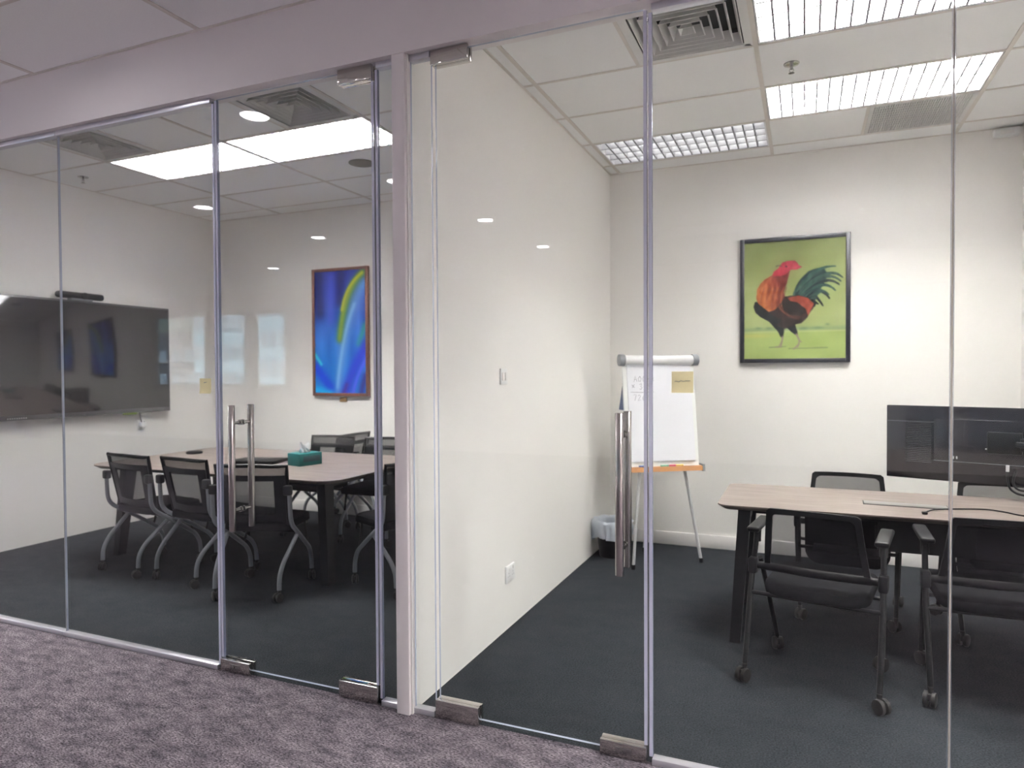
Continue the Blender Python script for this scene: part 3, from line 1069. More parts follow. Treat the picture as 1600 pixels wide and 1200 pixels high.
def soft(img, mask, color, a=1.0):
    m = mask.astype(float)
    k = m.copy()
    k[1:-1, 1:-1] = (m[1:-1, 1:-1] * 2 + m[:-2, 1:-1] + m[2:, 1:-1] + m[1:-1, :-2] + m[1:-1, 2:]) / 6
    k = (k * a)[..., None]
    c = color if isinstance(color, np.ndarray) and color.ndim == 3 else np.array(color, float)[None, None, :]
    return img * (1 - k) + c * k


def bez(p0, p1, p2, n=14):
    t = np.linspace(0, 1, n)
    return [((1 - a) ** 2 * p0[0] + 2 * a * (1 - a) * p1[0] + a * a * p2[0], (1 - a) ** 2 * p0[1] + 2 * a * (1 - a) * p1[1] + a * a * p2[1]) for a in t]


def stroke(px, py, pts, w0, w1):
    m = np.zeros(px.shape, bool)
    k = len(pts) - 1
    for i in range(k):
        d, t = seg_dist(px, py, pts[i], pts[i + 1])
        w = w0 + (w1 - w0) * ((i + t) / k)
        m |= d < w
    return m


def rooster_image(w=190, h=236):
    X, Y = np.meshgrid(np.linspace(311, 1061, w), np.linspace(175, 1054, h))
    n1 = blur_noise(h, w, (30, 30), 1)[..., None]
    n2 = blur_noise(h, w, (4, 9), 2)[..., None]
    v = ((Y - 175) / 880)[..., None]
    side = (np.abs((X - 690) / 375))[..., None]
    img = np.array([156, 166, 92.]) * (1 - v) + np.array([196, 206, 128.]) * v
    img = img + 26 * (side - 0.5) * (v < 0.75) + 22 * (n1 - 0.5)
    hz = np.exp(-((Y - 832) / 16) ** 2)[..., None]
    img = img * (1 - 0.75 * hz) + np.array([150, 176, 120.]) * 0.75 * hz
    for cx, cy, s in ((420, 822, 22), (500, 824, 20), (930, 805, 16), (860, 828, 40), (760, 830, 30)):
        b = np.exp(-((X - cx) / s) ** 2 - ((Y - cy) / 9) ** 2)[..., None]
        img = img * (1 - 0.6 * b) + np.array([104, 142, 104.]) * 0.6 * b
    gr = np.clip((Y - 845) / 12, 0, 1)[..., None]
    img = img * (1 - gr) + (np.array([186, 204, 108.]) + 26 * (n1 - 0.5)) * gr
    yl = (np.exp(-((Y - 880) / 16) ** 2) * np.clip((620 - X) / 200, 0, 1))[..., None]
    img = img * (1 - 0.8 * yl) + np.array([222, 214, 104.]) * 0.8 * yl
    lt = np.exp(-((Y - 852) / 6) ** 2)[..., None]
    img = img * (1 - 0.5 * lt) + np.array([216, 218, 150.]) * 0.5 * lt
    # cast stroke under the feet, part of the picture
    for a, b_, wd in (((505, 968), (625, 962), 5), ((650, 978), (930, 976), 5)):
        d, _ = seg_dist(X, Y, a, b_)
        img = soft(img, d < wd, (132, 150, 92), 0.7)
    # tail feathers
    tips = [((985, 386), (830, 366)), ((1035, 468), (930, 362)), ((1022, 494), (905, 385)), ((1000, 440), (860, 400)), ((1012, 520), (900, 420)), ((985, 560), (880, 450)), ((945, 618), (850, 490)), ((897, 668), (820, 540)), ((938, 590), (860, 510)), ((862, 655), (800, 600))]
    core = [(680, 582), (700, 520), (735, 465), (790, 412), (860, 392), (905, 396), (925, 430), (920, 480), (890, 530), (865, 575), (845, 620), (830, 650), (800, 600)]
    img = soft(img, in_poly(X, Y, core), np.array([34, 60, 60.]) + 44 * (n2 - 0.5))
    cols = [(58, 98, 88), (34, 62, 62), (46, 78, 74), (52, 92, 84), (26, 40, 48), (40, 80, 76), (24, 34, 44), (20, 30, 40), (48, 84, 78), (20, 28, 36)]
    for i, ((tx, ty), (cx, cy)) in enumerate(tips):
        base = (700 + i * 14, 575 + i * 9)
        img = soft(img, stroke(X, Y, bez(base, (cx, cy), (tx, ty)), 21, 5), np.array(cols[i], float) + 34 * (n2 - 0.5))
    for i in range(7):
        base = (705 + i * 16, 560 + i * 10)
        tip = (950 - i * 14, 405 + i * 36)
        img = soft(img, stroke(X, Y, bez(base, (800 + i * 6, 430 + i * 28), tip), 4, 1.5), (86, 118, 104), 0.75)
    # thighs and shanks
    img = soft(img, in_poly(X, Y, [(500, 770), (610, 775), (614, 850), (610, 892), (588, 892), (570, 850), (535, 812)]), np.array([34, 34, 36.]) + 24 * (n2 - 0.5))
    img = soft(img, in_poly(X, Y, [(610, 790), (690, 785), (712, 850), (716, 876), (698, 878), (650, 838)]), np.array([38, 36, 38.]) + 24 * (n2 - 0.5))
    for pts, wd in (([(604, 888), (598, 925), (578, 964)], 7), ([(600, 920), (592, 968)], 5), ([(706, 872), (728, 920), (722, 950), (685, 985)], 7), ([(728, 925), (748, 930)], 4), ([(578, 964), (540, 968)], 4), ([(722, 950), (715, 978)], 4)):
        img = soft(img, stroke(X, Y, pts, wd, wd * 0.7), (168, 142, 128))
    # body
    body = [(400, 705), (384, 660), (396, 622), (440, 620), (520, 600), (600, 570), (618, 588), (660, 586), (720, 584), (780, 602), (836, 648), (826, 690), (796, 722), (786, 752), (760, 776), (742, 792), (690, 802), (620, 832), (560, 806), (500, 772), (440, 738)]
    img = soft(img, in_poly(X, Y, body), np.array([62, 40, 36.]) + 44 * (n2 - 0.5))
    breast = [(384, 660), (396, 622), (440, 640), (480, 700), (540, 735), (600, 765), (560, 800), (500, 770), (440, 738), (400, 705)]
    img = soft(img, in_poly(X, Y, breast), np.array([38, 38, 40.]) + 20 * (n2 - 0.5))
    saddle = [(640, 600), (720, 586), (785, 606), (834, 650), (815, 690), (790, 740), (775, 690), (720, 640), (660, 625)]
    img = soft(img, in_poly(X, Y, saddle), np.array([168, 58, 32.]) + 60 * (n2 - 0.5))
    for i in range(6):
        img = soft(img, stroke(X, Y, bez((560 + i * 12, 640 + i * 6), (590 + i * 16, 735), (720 + i * 8, 768 - i * 8)), 5, 2), (172, 84, 44) if i % 2 else (98, 44, 32), 0.8)
    img = soft(img, in_poly(X, Y, [(590, 630), (650, 622), (720, 655), (768, 715), (735, 742), (660, 728), (610, 690)]), np.array([46, 40, 38.]) + 34 * (n2 - 0.5), 0.85)
    # neck hackle, orange at the breast to dark red behind the head
    neck = [(522, 428), (470, 455), (432, 490), (410, 530), (404, 600), (420, 636), (462, 670), (500, 700), (540, 690), (590, 640), (618, 588), (612, 555), (635, 490), (658, 400), (600, 425)]
    gx_ = np.clip((X - 430) / 190 - (Y - 560) / 500, 0, 1)[..., None]
    nc = np.array([206, 102, 38.]) * (1 - gx_) + np.array([136, 42, 34.]) * gx_
    img = soft(img, in_poly(X, Y, neck), nc + 56 * (n2 - 0.5))
    for i in range(9):
        x = 425 + i * 21
        img = soft(img, stroke(X, Y, bez((x + 40, 520), (x + 12, 590), (x + 6 + i * 3, 690 - abs(i - 4) * 7)), 4, 1.5), (216, 128, 50) if i % 2 else (120, 44, 28), 0.65)
    # comb, face, beak
    head = [(525, 432), (538, 398), (568, 382), (588, 352), (604, 336), (640, 326), (690, 326), (712, 344), (722, 364), (746, 376), (712, 392), (668, 393), (652, 402), (622, 430), (580, 436)]
    img = soft(img, in_poly(X, Y, head), np.array([204, 38, 62.]) + 46 * (n2 - 0.5))
    img = soft(img, stroke(X, Y, [(665, 382), (740, 378)], 6, 2), (216, 70, 84), 0.8)
    img = soft(img, stroke(X, Y, bez((556, 362), (580, 348), (600, 372)), 5, 3), (96, 90, 70), 0.7)
    img = soft(img, stroke(X, Y, [(628, 366), (634, 368)], 5, 5), (60, 20, 26))
    g_ = img.mean(2, keepdims=True)
    img = (g_ + (img - g_) * 0.86) * 0.93
    return np.clip(img, 0, 255)


def blue_image(w=84, h=168):
    X, Y = np.meshgrid(np.linspace(0, 1, w), np.linspace(0, 1, h))
    n1 = blur_noise(h, w, (14, 40), 5)[..., None]
    v = Y[..., None]
    c0, c1, c2 = np.array([46, 58, 150.]), np.array([48, 104, 196.]), np.array([8, 116, 196.])
    img = np.where(v < 0.5, c0 * (1 - 2 * v) + c1 * 2 * v, c1 * (2 - 2 * v) + c2 * (2 * v - 1)) + 46 * (n1 - 0.5)

    def glow(pts, wd, col, a):
        nonlocal img
        d = np.full(X.shape, 9.0)
        for i in range(len(pts) - 1):
            q, _ = seg_dist(X * 0.5, Y, (pts[i][0] * 0.5, pts[i][1]), (pts[i + 1][0] * 0.5, pts[i + 1][1]))
            d = np.minimum(d, q)
        k = (np.exp(-(d / wd) ** 2) * a)[..., None]
        img = img * (1 - k) + np.array(col, float) * k

    glow([(0.08, 0.0), (0.10, 0.34)], 0.06, (24, 26, 78), 0.8)
    glow([(0.52, 0.0), (0.5, 0.25)], 0.05, (30, 30, 92), 0.85)
    glow([(0.33, 0.05), (0.32, 0.4)], 0.04, (70, 84, 200), 0.7)
    glow(bez((0.95, 0.12), (0.62, 0.35), (0.44, 1.0)), 0.05, (88, 140, 210), 0.9)
    glow(bez((0.98, 0.02), (0.6, 0.14), (0.5, 0.55)), 0.04, (70, 130, 70), 0.85)
    glow(bez((0.93, 0.03), (0.58, 0.15), (0.49, 0.56)), 0.022, (150, 160, 44), 0.75)
    glow(bez((0.93, 0.03), (0.62, 0.12), (0.54, 0.32)), 0.014, (188, 186, 40), 0.9)
    glow(bez((0.78, 0.28), (0.55, 0.5), (0.44, 0.95)), 0.018, (140, 186, 226), 0.7)
    glow([(0.98, 0.45), (0.86, 0.6)], 0.025, (40, 150, 120), 0.7)
    glow(bez((1.0, 0.62), (0.75, 0.78), (0.6, 1.0)), 0.05, (44, 50, 186), 0.9)
    glow(bez((1.0, 0.72), (0.82, 0.85), (0.74, 1.0)), 0.018, (90, 90, 220), 0.8)
    glow(bez((0.98, 0.86), (0.92, 0.94), (0.9, 1.0)), 0.03, (52, 30, 110), 0.8)
    glow([(0.62, 0.93), (0.56, 1.0)], 0.02, (70, 40, 130), 0.8)
    glow([(0.0, 0.78), (0.3, 0.95)], 0.045, (14, 50, 200), 0.9)
    glow([(0.0, 0.68), (0.12, 0.76)], 0.014, (60, 210, 220), 0.9)
    glow([(0.02, 0.97), (0.3, 1.0)], 0.03, (20, 160, 220), 0.9)
    return np.clip(img, 0, 255)


def picture(name, x0, x1, z0, z1, fr, fd, img, pm, fm, label, glass=False, canvas_d=0.012):
    """Framed picture hung on the back wall."""
    cx, w, h = (x0 + x1) / 2, x1 - x0, z1 - z0
    r = empty(name, (cx, Y_B, z0))
    tag(r, label, 'picture')
    m = MB()
    b = w / 2
    for (p, q, s, t) in ((-b, -b + fr, 0, h), (b - fr, b, 0, h), (-b + fr, b - fr, 0, fr), (-b + fr, b - fr, h - fr, h)):
        m.rbox(p, q, -fd, -0.002, s, t, 0.003)
    m.build('picture_frame', fm, r)
    H, W = img.shape[:2]
    iw, ih = w - 2 * fr + 0.004, h - 2 * fr + 0.004
    me = bpy.data.meshes.new('canvas')
    y = -fd + canvas_d
    xs = np.linspace(-iw / 2, iw / 2, W)
    zs = np.linspace(fr - 0.002 + ih, fr - 0.002, H)
    XX, ZZ = np.meshgrid(xs, zs)
    vs = np.stack([XX.ravel(), np.full(XX.size, y), ZZ.ravel()], 1)
    idx = np.arange(H * W).reshape(H, W)
    fs = np.stack([idx[:-1, :-1].ravel(), idx[1:, :-1].ravel(), idx[1:, 1:].ravel(), idx[:-1, 1:].ravel()], 1)
    nb = len(vs)
    bk = np.array([[-iw / 2, -0.003, fr], [iw / 2, -0.003, fr], [iw / 2, -0.003, fr + ih - 0.01], [-iw / 2, -0.003, fr + ih - 0.01]])
    me.from_pydata(np.vstack([vs, bk]).tolist(), [], fs.tolist() + [(nb, nb + 3, nb + 2, nb + 1)])
    at = me.attributes.new('paint', 'FLOAT_COLOR', 'POINT')
    colr = np.ones((nb + 4, 4), np.float32)
    colr[:nb, :3] = srgb_arr(img).reshape(-1, 3)
    at.data.foreach_set('color', colr.ravel())
    me.materials.append(pm)
    o = bpy.data.objects.new('canvas', me)
    COL.objects.link(o)
    o.parent = r
    if glass:
        MB().box(-iw / 2, iw / 2, -fd + 0.004, -fd + 0.006, fr, fr + ih).build('picture_glass', M_GLASS, r, smooth=0)
    return r


picture('rooster_painting', -0.477, 0.316, 1.517, 2.497, 0.032, 0.035, rooster_image(), M_ROOST, M_FRAMEK, 'black framed painting of a red and green rooster on yellow green', glass=True)
bi = blue_image()
bp1 = picture('abstract_painting', -4.712, -4.022, 1.215, 2.522, 0.03, 0.042, bi, M_BLUE, M_FRAMEW, 'tall blue abstract painting with yellow green streak in brown frame')
bp1['group'] = 'blue abstract paintings on the back wall'
bp2 = picture('abstract_painting', -3.42, -2.73, 1.215, 2.522, 0.03, 0.042, bi[:, ::-1], M_BLUE, M_FRAMEW, 'second tall blue painting, hidden by the post, mirrored in the screen')
bp2['group'] = 'blue abstract paintings on the back wall'
t = empty('caption_plate', (-4.352, Y_B, 1.155))
tag(t, 'small brown caption plate on the wall under the blue painting', 'plate')
MB().rbox(-0.042, 0.042, -0.012, -0.001, 0, 0.045, 0.002).build('plate', M_BRASS, t)
MB().rbox(-0.034, 0.034, -0.0135, -0.0118, 0.007, 0.038, 0.0005).build('plate_face', mat('caption_face', srgb(150, 122, 84), 0.5, noise=0.06), t)

# ------------------------------------------------------------------ wall screen with camera bar
tv = empty('wall_screen', (X_TV, 1.62, 1.075))
tag(tv, 'very large black flat screen on the left wall', 'screen')
hw = 0.95
MB().rbox(0.045, 0.085, -hw, hw, 0.0, 1.04, 0.006).build('screen_shell', M_BEZEL, tv)
MB().box(0.002, 0.046, -0.5, 0.5, 0.22, 0.82).build('wall_bracket', M_BLACKM, tv)
MB().rbox(0.0835, 0.0865, -hw + 0.016, hw - 0.016, 0.04, 1.022, 0.001).build('display_panel', M_SCREEN, tv)
MB().rbox(0.07, 0.098, 0.42, 0.56, -0.014, 0.004, 0.003).build('sensor_tab', mat('green_tab', srgb(120, 140, 70), 0.5, noise=0.05), tv)
m = MB()
for k in range(9):
    m.rbox(0.0845, 0.0875, -0.62 + k * 0.018, -0.61 + k * 0.018, 0.012, 0.022, 0.001)
m.build('button_row', M_SILVER, tv)
vb = empty('video_bar', (X_TV + 0.07, 1.645, 2.117))
tag(vb, 'black video conference bar sitting on top of the wall screen', 'camera')
MB().rbox(-0.035, 0.035, -0.215, 0.215, 0.012, 0.07, 0.024, seg=4).build('bar_body', M_BLACK, vb)
MB().rbox(-0.03, 0.032, -0.10, 0.10, -0.002, 0.014, 0.003).build('clip_stand', M_GREYP, vb)
MB().lathe([(0.03, 0), (0.03, 0.012), (0.022, 0.016), (0.001, 0.017)], 20, axis='x', M=Matrix.Translation((0.032, 0.02, 0.041))).build('lens_ring', M_BLACKM, vb)
so = empty('wall_socket', (X_TV, 2.29, 0.905))
tag(so, 'white wall socket with white plug below the wall screen', 'socket')
MB().rbox(0.0, 0.011, -0.045, 0.045, 0, 0.088, 0.004).build('socket_plate', M_WHITE, so)
MB().rbox(0.010, 0.055, -0.026, 0.026, 0.022, 0.070, 0.007).build('plug', M_WHITE, so)
MB().rbox(0.010, 0.014, 0.028, 0.038, 0.06, 0.076, 0.001).build('switch', M_GREYP, so)
MB().tube(smooth_path([(0.03, -0.01, 0.066), (0.035, -0.025, 0.11), (0.03, -0.03, 0.16), (0.03, -0.03, 0.175)]), 0.005, 8).build('cable', M_BLACK, so)

# ------------------------------------------------------------------ switches on the dividing wall
sw = empty('light_switch', (X_PR, 0.965, 1.390))
tag(sw, 'white light switch on the dividing wall, right room', 'switch')
MB().rbox(0, 0.010, -0.045, 0.045, 0, 0.09, 0.003).build('switch_plate', M_WHITE, sw)
for y in (-0.019, 0.019):
    MB().rbox(0.009, 0.0145, y - 0.014, y + 0.014, 0.022, 0.068, 0.002).build('rocker', M_TRIM, sw)
so = empty('wall_socket', (X_PR, 1.037, 0.268))
tag(so, 'white double socket low on the dividing wall, right room', 'socket')
MB().rbox(0, 0.012, -0.06, 0.06, 0, 0.095, 0.003).build('socket_plate', M_WHITE, so)
m = MB()
for y in (-0.03, 0.03):
    for dy, dz in ((0, 0.052), (-0.010, 0.034), (0.010, 0.034)):
        m.box(0.0115, 0.0125, y + dy - 0.002, y + dy + 0.002, dz - 0.003, dz + 0.003)
m.build('socket_holes', M_GREYP, so)
for y in (-0.03, 0.03):
    MB().rbox(0.011, 0.0155, y - 0.006, y + 0.006, 0.068, 0.084, 0.001).build('rocker', M_TRIM, so)

# small sensor box in the right room corner
sb = empty('sensor_box', (1.285, Y_B, 3.075))
tag(sb, 'small white sensor box on the wall under the ceiling corner', 'sensor')
MB().rbox(-0.075, 0.075, -0.06, 0.0, 0, 0.055, 0.008).build('box_body', M_WHITE, sb)
MB().rbox(-0.04, 0.04, -0.063, -0.058, 0.012, 0.04, 0.002).build('sensor_lens', M_TRIM, sb)


# ------------------------------------------------------------------ casters
def caster_mb(r=0.03, w=0.044, top=0.085):
    m = MB()
    for s in (-1, 1):
        m.lathe([(r * 0.35, s * 0.006), (r * 0.96, s * 0.007), (r, s * (0.012)), (r * 0.96, s * (w / 2 - 0.003)), (r * 0.6, s * w / 2)], 16, axis='x', M=Matrix.Translation((0, -0.012, r)))
    m.rbox(-0.006, 0.006, -0.03, 0.012, r * 0.9, r * 1.75, 0.003)
    m.tube([(0, 0, r * 1.2), (0, 0, top)], 0.011, 10)
    return m


# ------------------------------------------------------------------ grey-legged mesh chair of the left room
def make_grey_chair():
    r = empty('meeting_chair')
    S = []
    ang = {1: 20, 2: -35, 3: 60, 4: -70}
    # seat
    m = MB()
    poly = rrect(-0.225, 0.225, -0.15, 0.285, 0.07)
    m.prism([(x, y) for x, y in poly], 0.43, 0.452)
    poly2 = [(x * 0.985, y * 0.985) for x, y in poly]
    n = len(poly)
    vs = [(x, y, 0.452) for x, y in poly] + [(x * 0.98, y * 0.98, 0.475) for x, y in poly] + [(x * 0.9, y * 0.9, 0.485) for x, y in poly]
    fs = []
    for a in range(2):
        for i in range(n):
            j = (i + 1) % n
            fs.append((a * n + i, a * n + j, (a + 1) * n + j, (a + 1) * n + i))
    fs.append(tuple(2 * n + i for i in range(n)))
    m.add(vs, fs)
    m.build('seat', M_SEAT, r)
    # back: frame, cross band, mesh
    def bp_(u, z):      # u -1..1 across, z height -> local point on the curved back
        k = (z - 0.47) / 0.39
        half = 0.215 + 0.028 * k
        return Vector((u * half, -0.135 - 0.075 * k + 0.03 * (u * u), z))
    bk = MB()
    outer = [bp_(-1, 0.47 + 0.39 * i / 8) for i in range(9)] + [bp_(u, 0.862 - 0.006 * abs(u)) for u in np.linspace(-0.8, 0.8, 9)] + [bp_(1, 0.86 - 0.39 * i / 8) for i in range(9)] + [bp_(u, 0.468) for u in np.linspace(0.8, -0.8, 9)]
    bk.tube(outer, 0.013, 8, closed=True)
    bk.build('back_frame', M_BLACK, r)
    b2 = MB()
    b2.grid(lambda u, v: bp_(-1 + 2 * u, 0.76 + 0.035 * v) + Vector((0, -0.007, 0)), 10, 1)
    b2.grid(lambda u, v: bp_(-1 + 2 * u, 0.76 + 0.035 * v) + Vector((0, 0.007, 0)), 10, 1)
    for s in (-1, 1):
        for off in (-0.007, 0.007):
            b2.grid(lambda u, v: bp_(s * (0.66 + 0.34 * u), 0.5 + 0.28 * v) + Vector((0, off, 0)), 3, 4)
    for off in (-0.007, 0.007):
        b2.grid(lambda u, v: bp_(-1 + 2 * u, 0.47 + (0.06 + 0.02 * (2 * u - 1) ** 2) * v) + Vector((0, off, 0)), 10, 2)
    b2.build('lumbar_band', M_BLACK, r, fix=False)
    MB().grid(lambda u, v: bp_(-1 + 2 * u, 0.475 + 0.38 * v), 10, 10).build('back_mesh', M_MESH2, r)
    # side frames
    for s in (-1, 1):
        p = round_corners([(s * 0.262, -0.185, 0.70), (s * 0.264, -0.175, 0.485), (s * 0.252, -0.04, 0.40), (s * 0.232, 0.2, 0.235), (s * 0.226, 0.245, 0.16), (s * 0.226, 0.25, 0.075)], 0.07)
        l = MB().tube(p, 0.0145, 10).build('leg', M_GREYTUBE, r)
        c = caster_mb().build('caster', M_CASTER, l, (s * 0.226, 0.25, 0.0))
        c.rotation_euler = (0, 0, math.radians(25 * s))
        p = round_corners([(s * 0.246, -0.02, 0.395), (s * 0.222, -0.20, 0.235), (s * 0.216, -0.245, 0.16), (s * 0.216, -0.25, 0.075)], 0.07)
        l = MB().tube(p, 0.0145, 10).build('leg', M_GREYTUBE, r)
        c = caster_mb().build('caster', M_CASTER, l, (s * 0.216, -0.25, 0.0))
        c.rotation_euler = (0, 0, math.radians(-30 * s + 12))
        MB().rbox(min(s * 0.225, s * 0.28), max(s * 0.225, s * 0.28), -0.21, -0.165, 0.67, 0.735, 0.012).build('joint', M_BLACK, r)
    MB().tube([(-0.25, -0.03, 0.405), (0.25, -0.03, 0.405)], 0.011, 8).tube([(-0.236, 0.17, 0.26), (-0.20, 0.19, 0.43)], 0.009, 8).tube([(0.236, 0.17, 0.26), (0.20, 0.19, 0.43)], 0.009, 8).rbox(-0.2, 0.2, -0.05, 0.2, 0.414, 0.43, 0.004).build('under_frame', M_BLACKM, r)
    return r


def make_black_chair():
    r = empty('mesh_chair')
    m = MB()
    poly = rrect(-0.232, 0.232, -0.15, 0.29, 0.085)
    n = len(poly)
    def sz(y):
        return 0.008 * math.cos((y - 0.05) / 0.3) - 0.022 * max(0, (-y) / 0.15)
    rings = [(0.93, 0.404), (0.99, 0.412), (1.0, 0.425), (0.99, 0.445), (0.95, 0.456), (0.8, 0.461)]
    vs, fs = [], []
    for k, z in rings:
        vs += [(x * k, 0.07 + (y - 0.07) * k, z + sz(y)) for x, y in poly]
    for a in range(len(rings) - 1):
        for i in range(n):
            j = (i + 1) % n
            fs.append((a * n + i, a * n + j, (a + 1) * n + j, (a + 1) * n + i))
    fs.append(tuple(reversed(range(n))))
    fs.append(tuple((len(rings) - 1) * n + i for i in range(n)))
    m.add(vs, fs)
    m.build('seat', M_SEAT, r)

    def bp_(u, z):
        k = (z - 0.50) / 0.32
        half = 0.232 - 0.034 * k
        return Vector((u * half, -0.085 - 0.105 * k - 0.012 * math.sin(PI * min(1, max(0, k))) + 0.012 * u * u, z))
    fr = MB()
    prof = [bp_(-1, 0.515 + 0.29 * i / 9) for i in range(10)] + [bp_(u, 0.82 - 0.004 * u * u) for u in np.linspace(-0.93, 0.93, 11)] + [bp_(1, 0.805 - 0.29 * i / 9) for i in range(10)]
    # flat section frame
    for off_in in (0,):
        vs, fs = [], []
        cen = Vector((0, -0.14, 0.66))
        for p in prof:
            d = (cen - p)
            d.y = 0
            d.normalize()
            if abs(d.z) > abs(d.x):
                inn = Vector((0, 0, math.copysign(0.024, d.z)))
            else:
                inn = Vector((math.copysign(0.027, d.x), 0, 0))
            if p.z > 0.79:
                inn = Vector((math.copysign(0.027, -p.x) if abs(p.x) > 0.16 else 0, 0, -0.024))
            for q in (p + Vector((0, -0.008, 0)), p + inn + Vector((0, -0.008, 0)), p + inn + Vector((0, 0.008, 0)), p + Vector((0, 0.008, 0))):
                vs.append(q)
        k = len(prof)
        for i in range(k - 1):
            for j in range(4):
                j2 = (j + 1) % 4
                fs.append((i * 4 + j, i * 4 + j2, (i + 1) * 4 + j2, (i + 1) * 4 + j))
        fr.add(vs, fs)
    fr.build('back_frame', M_BLACK, r, smooth=30)
    MB().grid(lambda u, v: bp_(-0.94 + 1.88 * u, 0.52 + 0.292 * v), 8, 8).build('back_mesh', M_MESH, r)
    MB().tube([(-0.232, -0.082, 0.515), (0, -0.096, 0.513), (0.232, -0.082, 0.515)], 0.021, 12).build('back_tube', M_BLACK, r)
    for s in (-1, 1):
        # rear leg runs up to the arm pad
        top = (s * 0.276, -0.035, 0.685)
        l = MB().tube([(s * 0.282, -0.245, 0.07), (s * 0.284, -0.13, 0.42), top], [0.0125, 0.0135, 0.0125], 10).build('leg', M_BLACKM, r)
        caster_mb(0.033, 0.052).build('caster', M_CASTER, l, (s * 0.282, -0.245, 0.0)).rotation_euler = (0, 0, math.radians(35 * s + 15))
        l = MB().tube([(s * 0.246, 0.235, 0.07), (s * 0.262, 0.07, 0.40), (s * 0.268, -0.02, 0.535)], 0.0125, 10).build('leg', M_BLACKM, r)
        caster_mb(0.033, 0.052).build('caster', M_CASTER, l, (s * 0.246, 0.235, 0.0)).rotation_euler = (0, 0, math.radians(-30 * s))
        a = MB()
        a.rbox(-0.03, 0.03, -0.10, 0.15, 0.0, 0.026, 0.011, M=Matrix.Translation((s * 0.276, -0.03, 0.685)) @ Matrix.Rotation(0.06, 4, 'X'), seg=3)
        a.tube([(s * 0.276, -0.045, 0.62), (s * 0.276, -0.035, 0.69)], 0.018, 10)
        a.build('armrest', M_GREYP if False else M_BLACK, r)
        k = MB()
        k.rbox(s * 0.281 - 0.02, s * 0.281 + 0.02, -0.125, -0.065, 0.475, 0.555, 0.012)
        k.tube([(s * 0.225, -0.085, 0.515), (s * 0.275, -0.09, 0.515)], 0.018, 12)
        k.build('joint', M_BLACK, r)
    MB().tube([(-0.282, -0.14, 0.395), (-0.15, -0.12, 0.388), (0.15, -0.12, 0.388), (0.282, -0.14, 0.395)], 0.0105, 10).tube([(-0.262, 0.075, 0.395), (0.262, 0.075, 0.395)], 0.0105, 10).rbox(-0.18, 0.18, -0.1, 0.2, 0.392, 0.41, 0.004).build('under_frame', M_BLACKM, r)
    return r


def place(o, x, y, rz, label, group):
    o.location = (x, y, 0)
    o.rotation_euler = (0, 0, rz)
    tag(o, label, 'chair', group)
    return o


def wood_table(name, x0, x1, y0, y1, zt, rad, label, leg_spec):
    r = empty(name, ((x0 + x1) / 2, (y0 + y1) / 2, 0))
    tag(r, label, 'table')
    hx, hy = (x1 - x0) / 2, (y1 - y0) / 2
    P0 = rrect(-hx, hx, -hy, hy, rad)
    P1 = rrect(-hx + 0.035, hx - 0.035, -hy + 0.035, hy - 0.035, max(0.02, rad - 0.03))
    n = len(P0)
    m = MB()
    vs = [(x, y, zt) for x, y in P0] + [(x, y, zt - 0.007) for x, y in P0] + [(x, y, zt - 0.028) for x, y in P1]
    m.add(vs, [tuple(range(n))], 0)
    fs = []
    for a in range(2):
        for i in range(n):
            j = (i + 1) % n
            fs.append((a * n + i, (a + 1) * n + i, (a + 1) * n + j, a * n + j))
    m.add(vs, fs, 1)
    m.add(vs, [tuple(reversed(range(2 * n, 3 * n)))], 1)
    m.build('tabletop', [M_WOOD, M_WOODEDGE], r, smooth=0, fix=False)
    leg_spec(r, hx, hy, zt)
    return r


def slab_leg(r, top, bot, wt, wb, dt, db, zt):
    """Tapered rectangular leg between two points; (w along x, d along y)."""
    tx, ty = top
    bx, by = bot
    vs = [(bx - wb, by - db, 0), (bx + wb, by - db, 0), (bx + wb, by + db, 0), (bx - wb, by + db, 0),
          (tx - wt, ty - dt, zt), (tx + wt, ty - dt, zt), (tx + wt, ty + dt, zt), (tx - wt, ty + dt, zt)]
    return MB().add(vs, [(0, 3, 2, 1), (4, 5, 6, 7), (0, 1, 5, 4), (1, 2, 6, 5), (2, 3, 7, 6), (3, 0, 4, 7)]).build('leg', M_BLACKM, r, smooth=0)


def legs_left(r, hx, hy, zt):
    z = zt - 0.028
    for sx in (-1, 1):
        for sy in (-1, 1):
            slab_leg(r, (sx * (hx - 0.22), sy * (hy - 0.22)), (sx * (hx - 0.16), sy * (hy - 0.17)), 0.035, 0.03, 0.05, 0.035, z)
        MB().box(sx * (hx - 0.22) - 0.03, sx * (hx - 0.22) + 0.03, -hy + 0.17, hy - 0.17, z - 0.05, z).build('cross_rail', M_BLACKM, r, smooth=0)
    MB().box(-hx + 0.2, hx - 0.2, -0.03, 0.03, z - 0.05, z).build('long_rail', M_BLACKM, r, smooth=0)


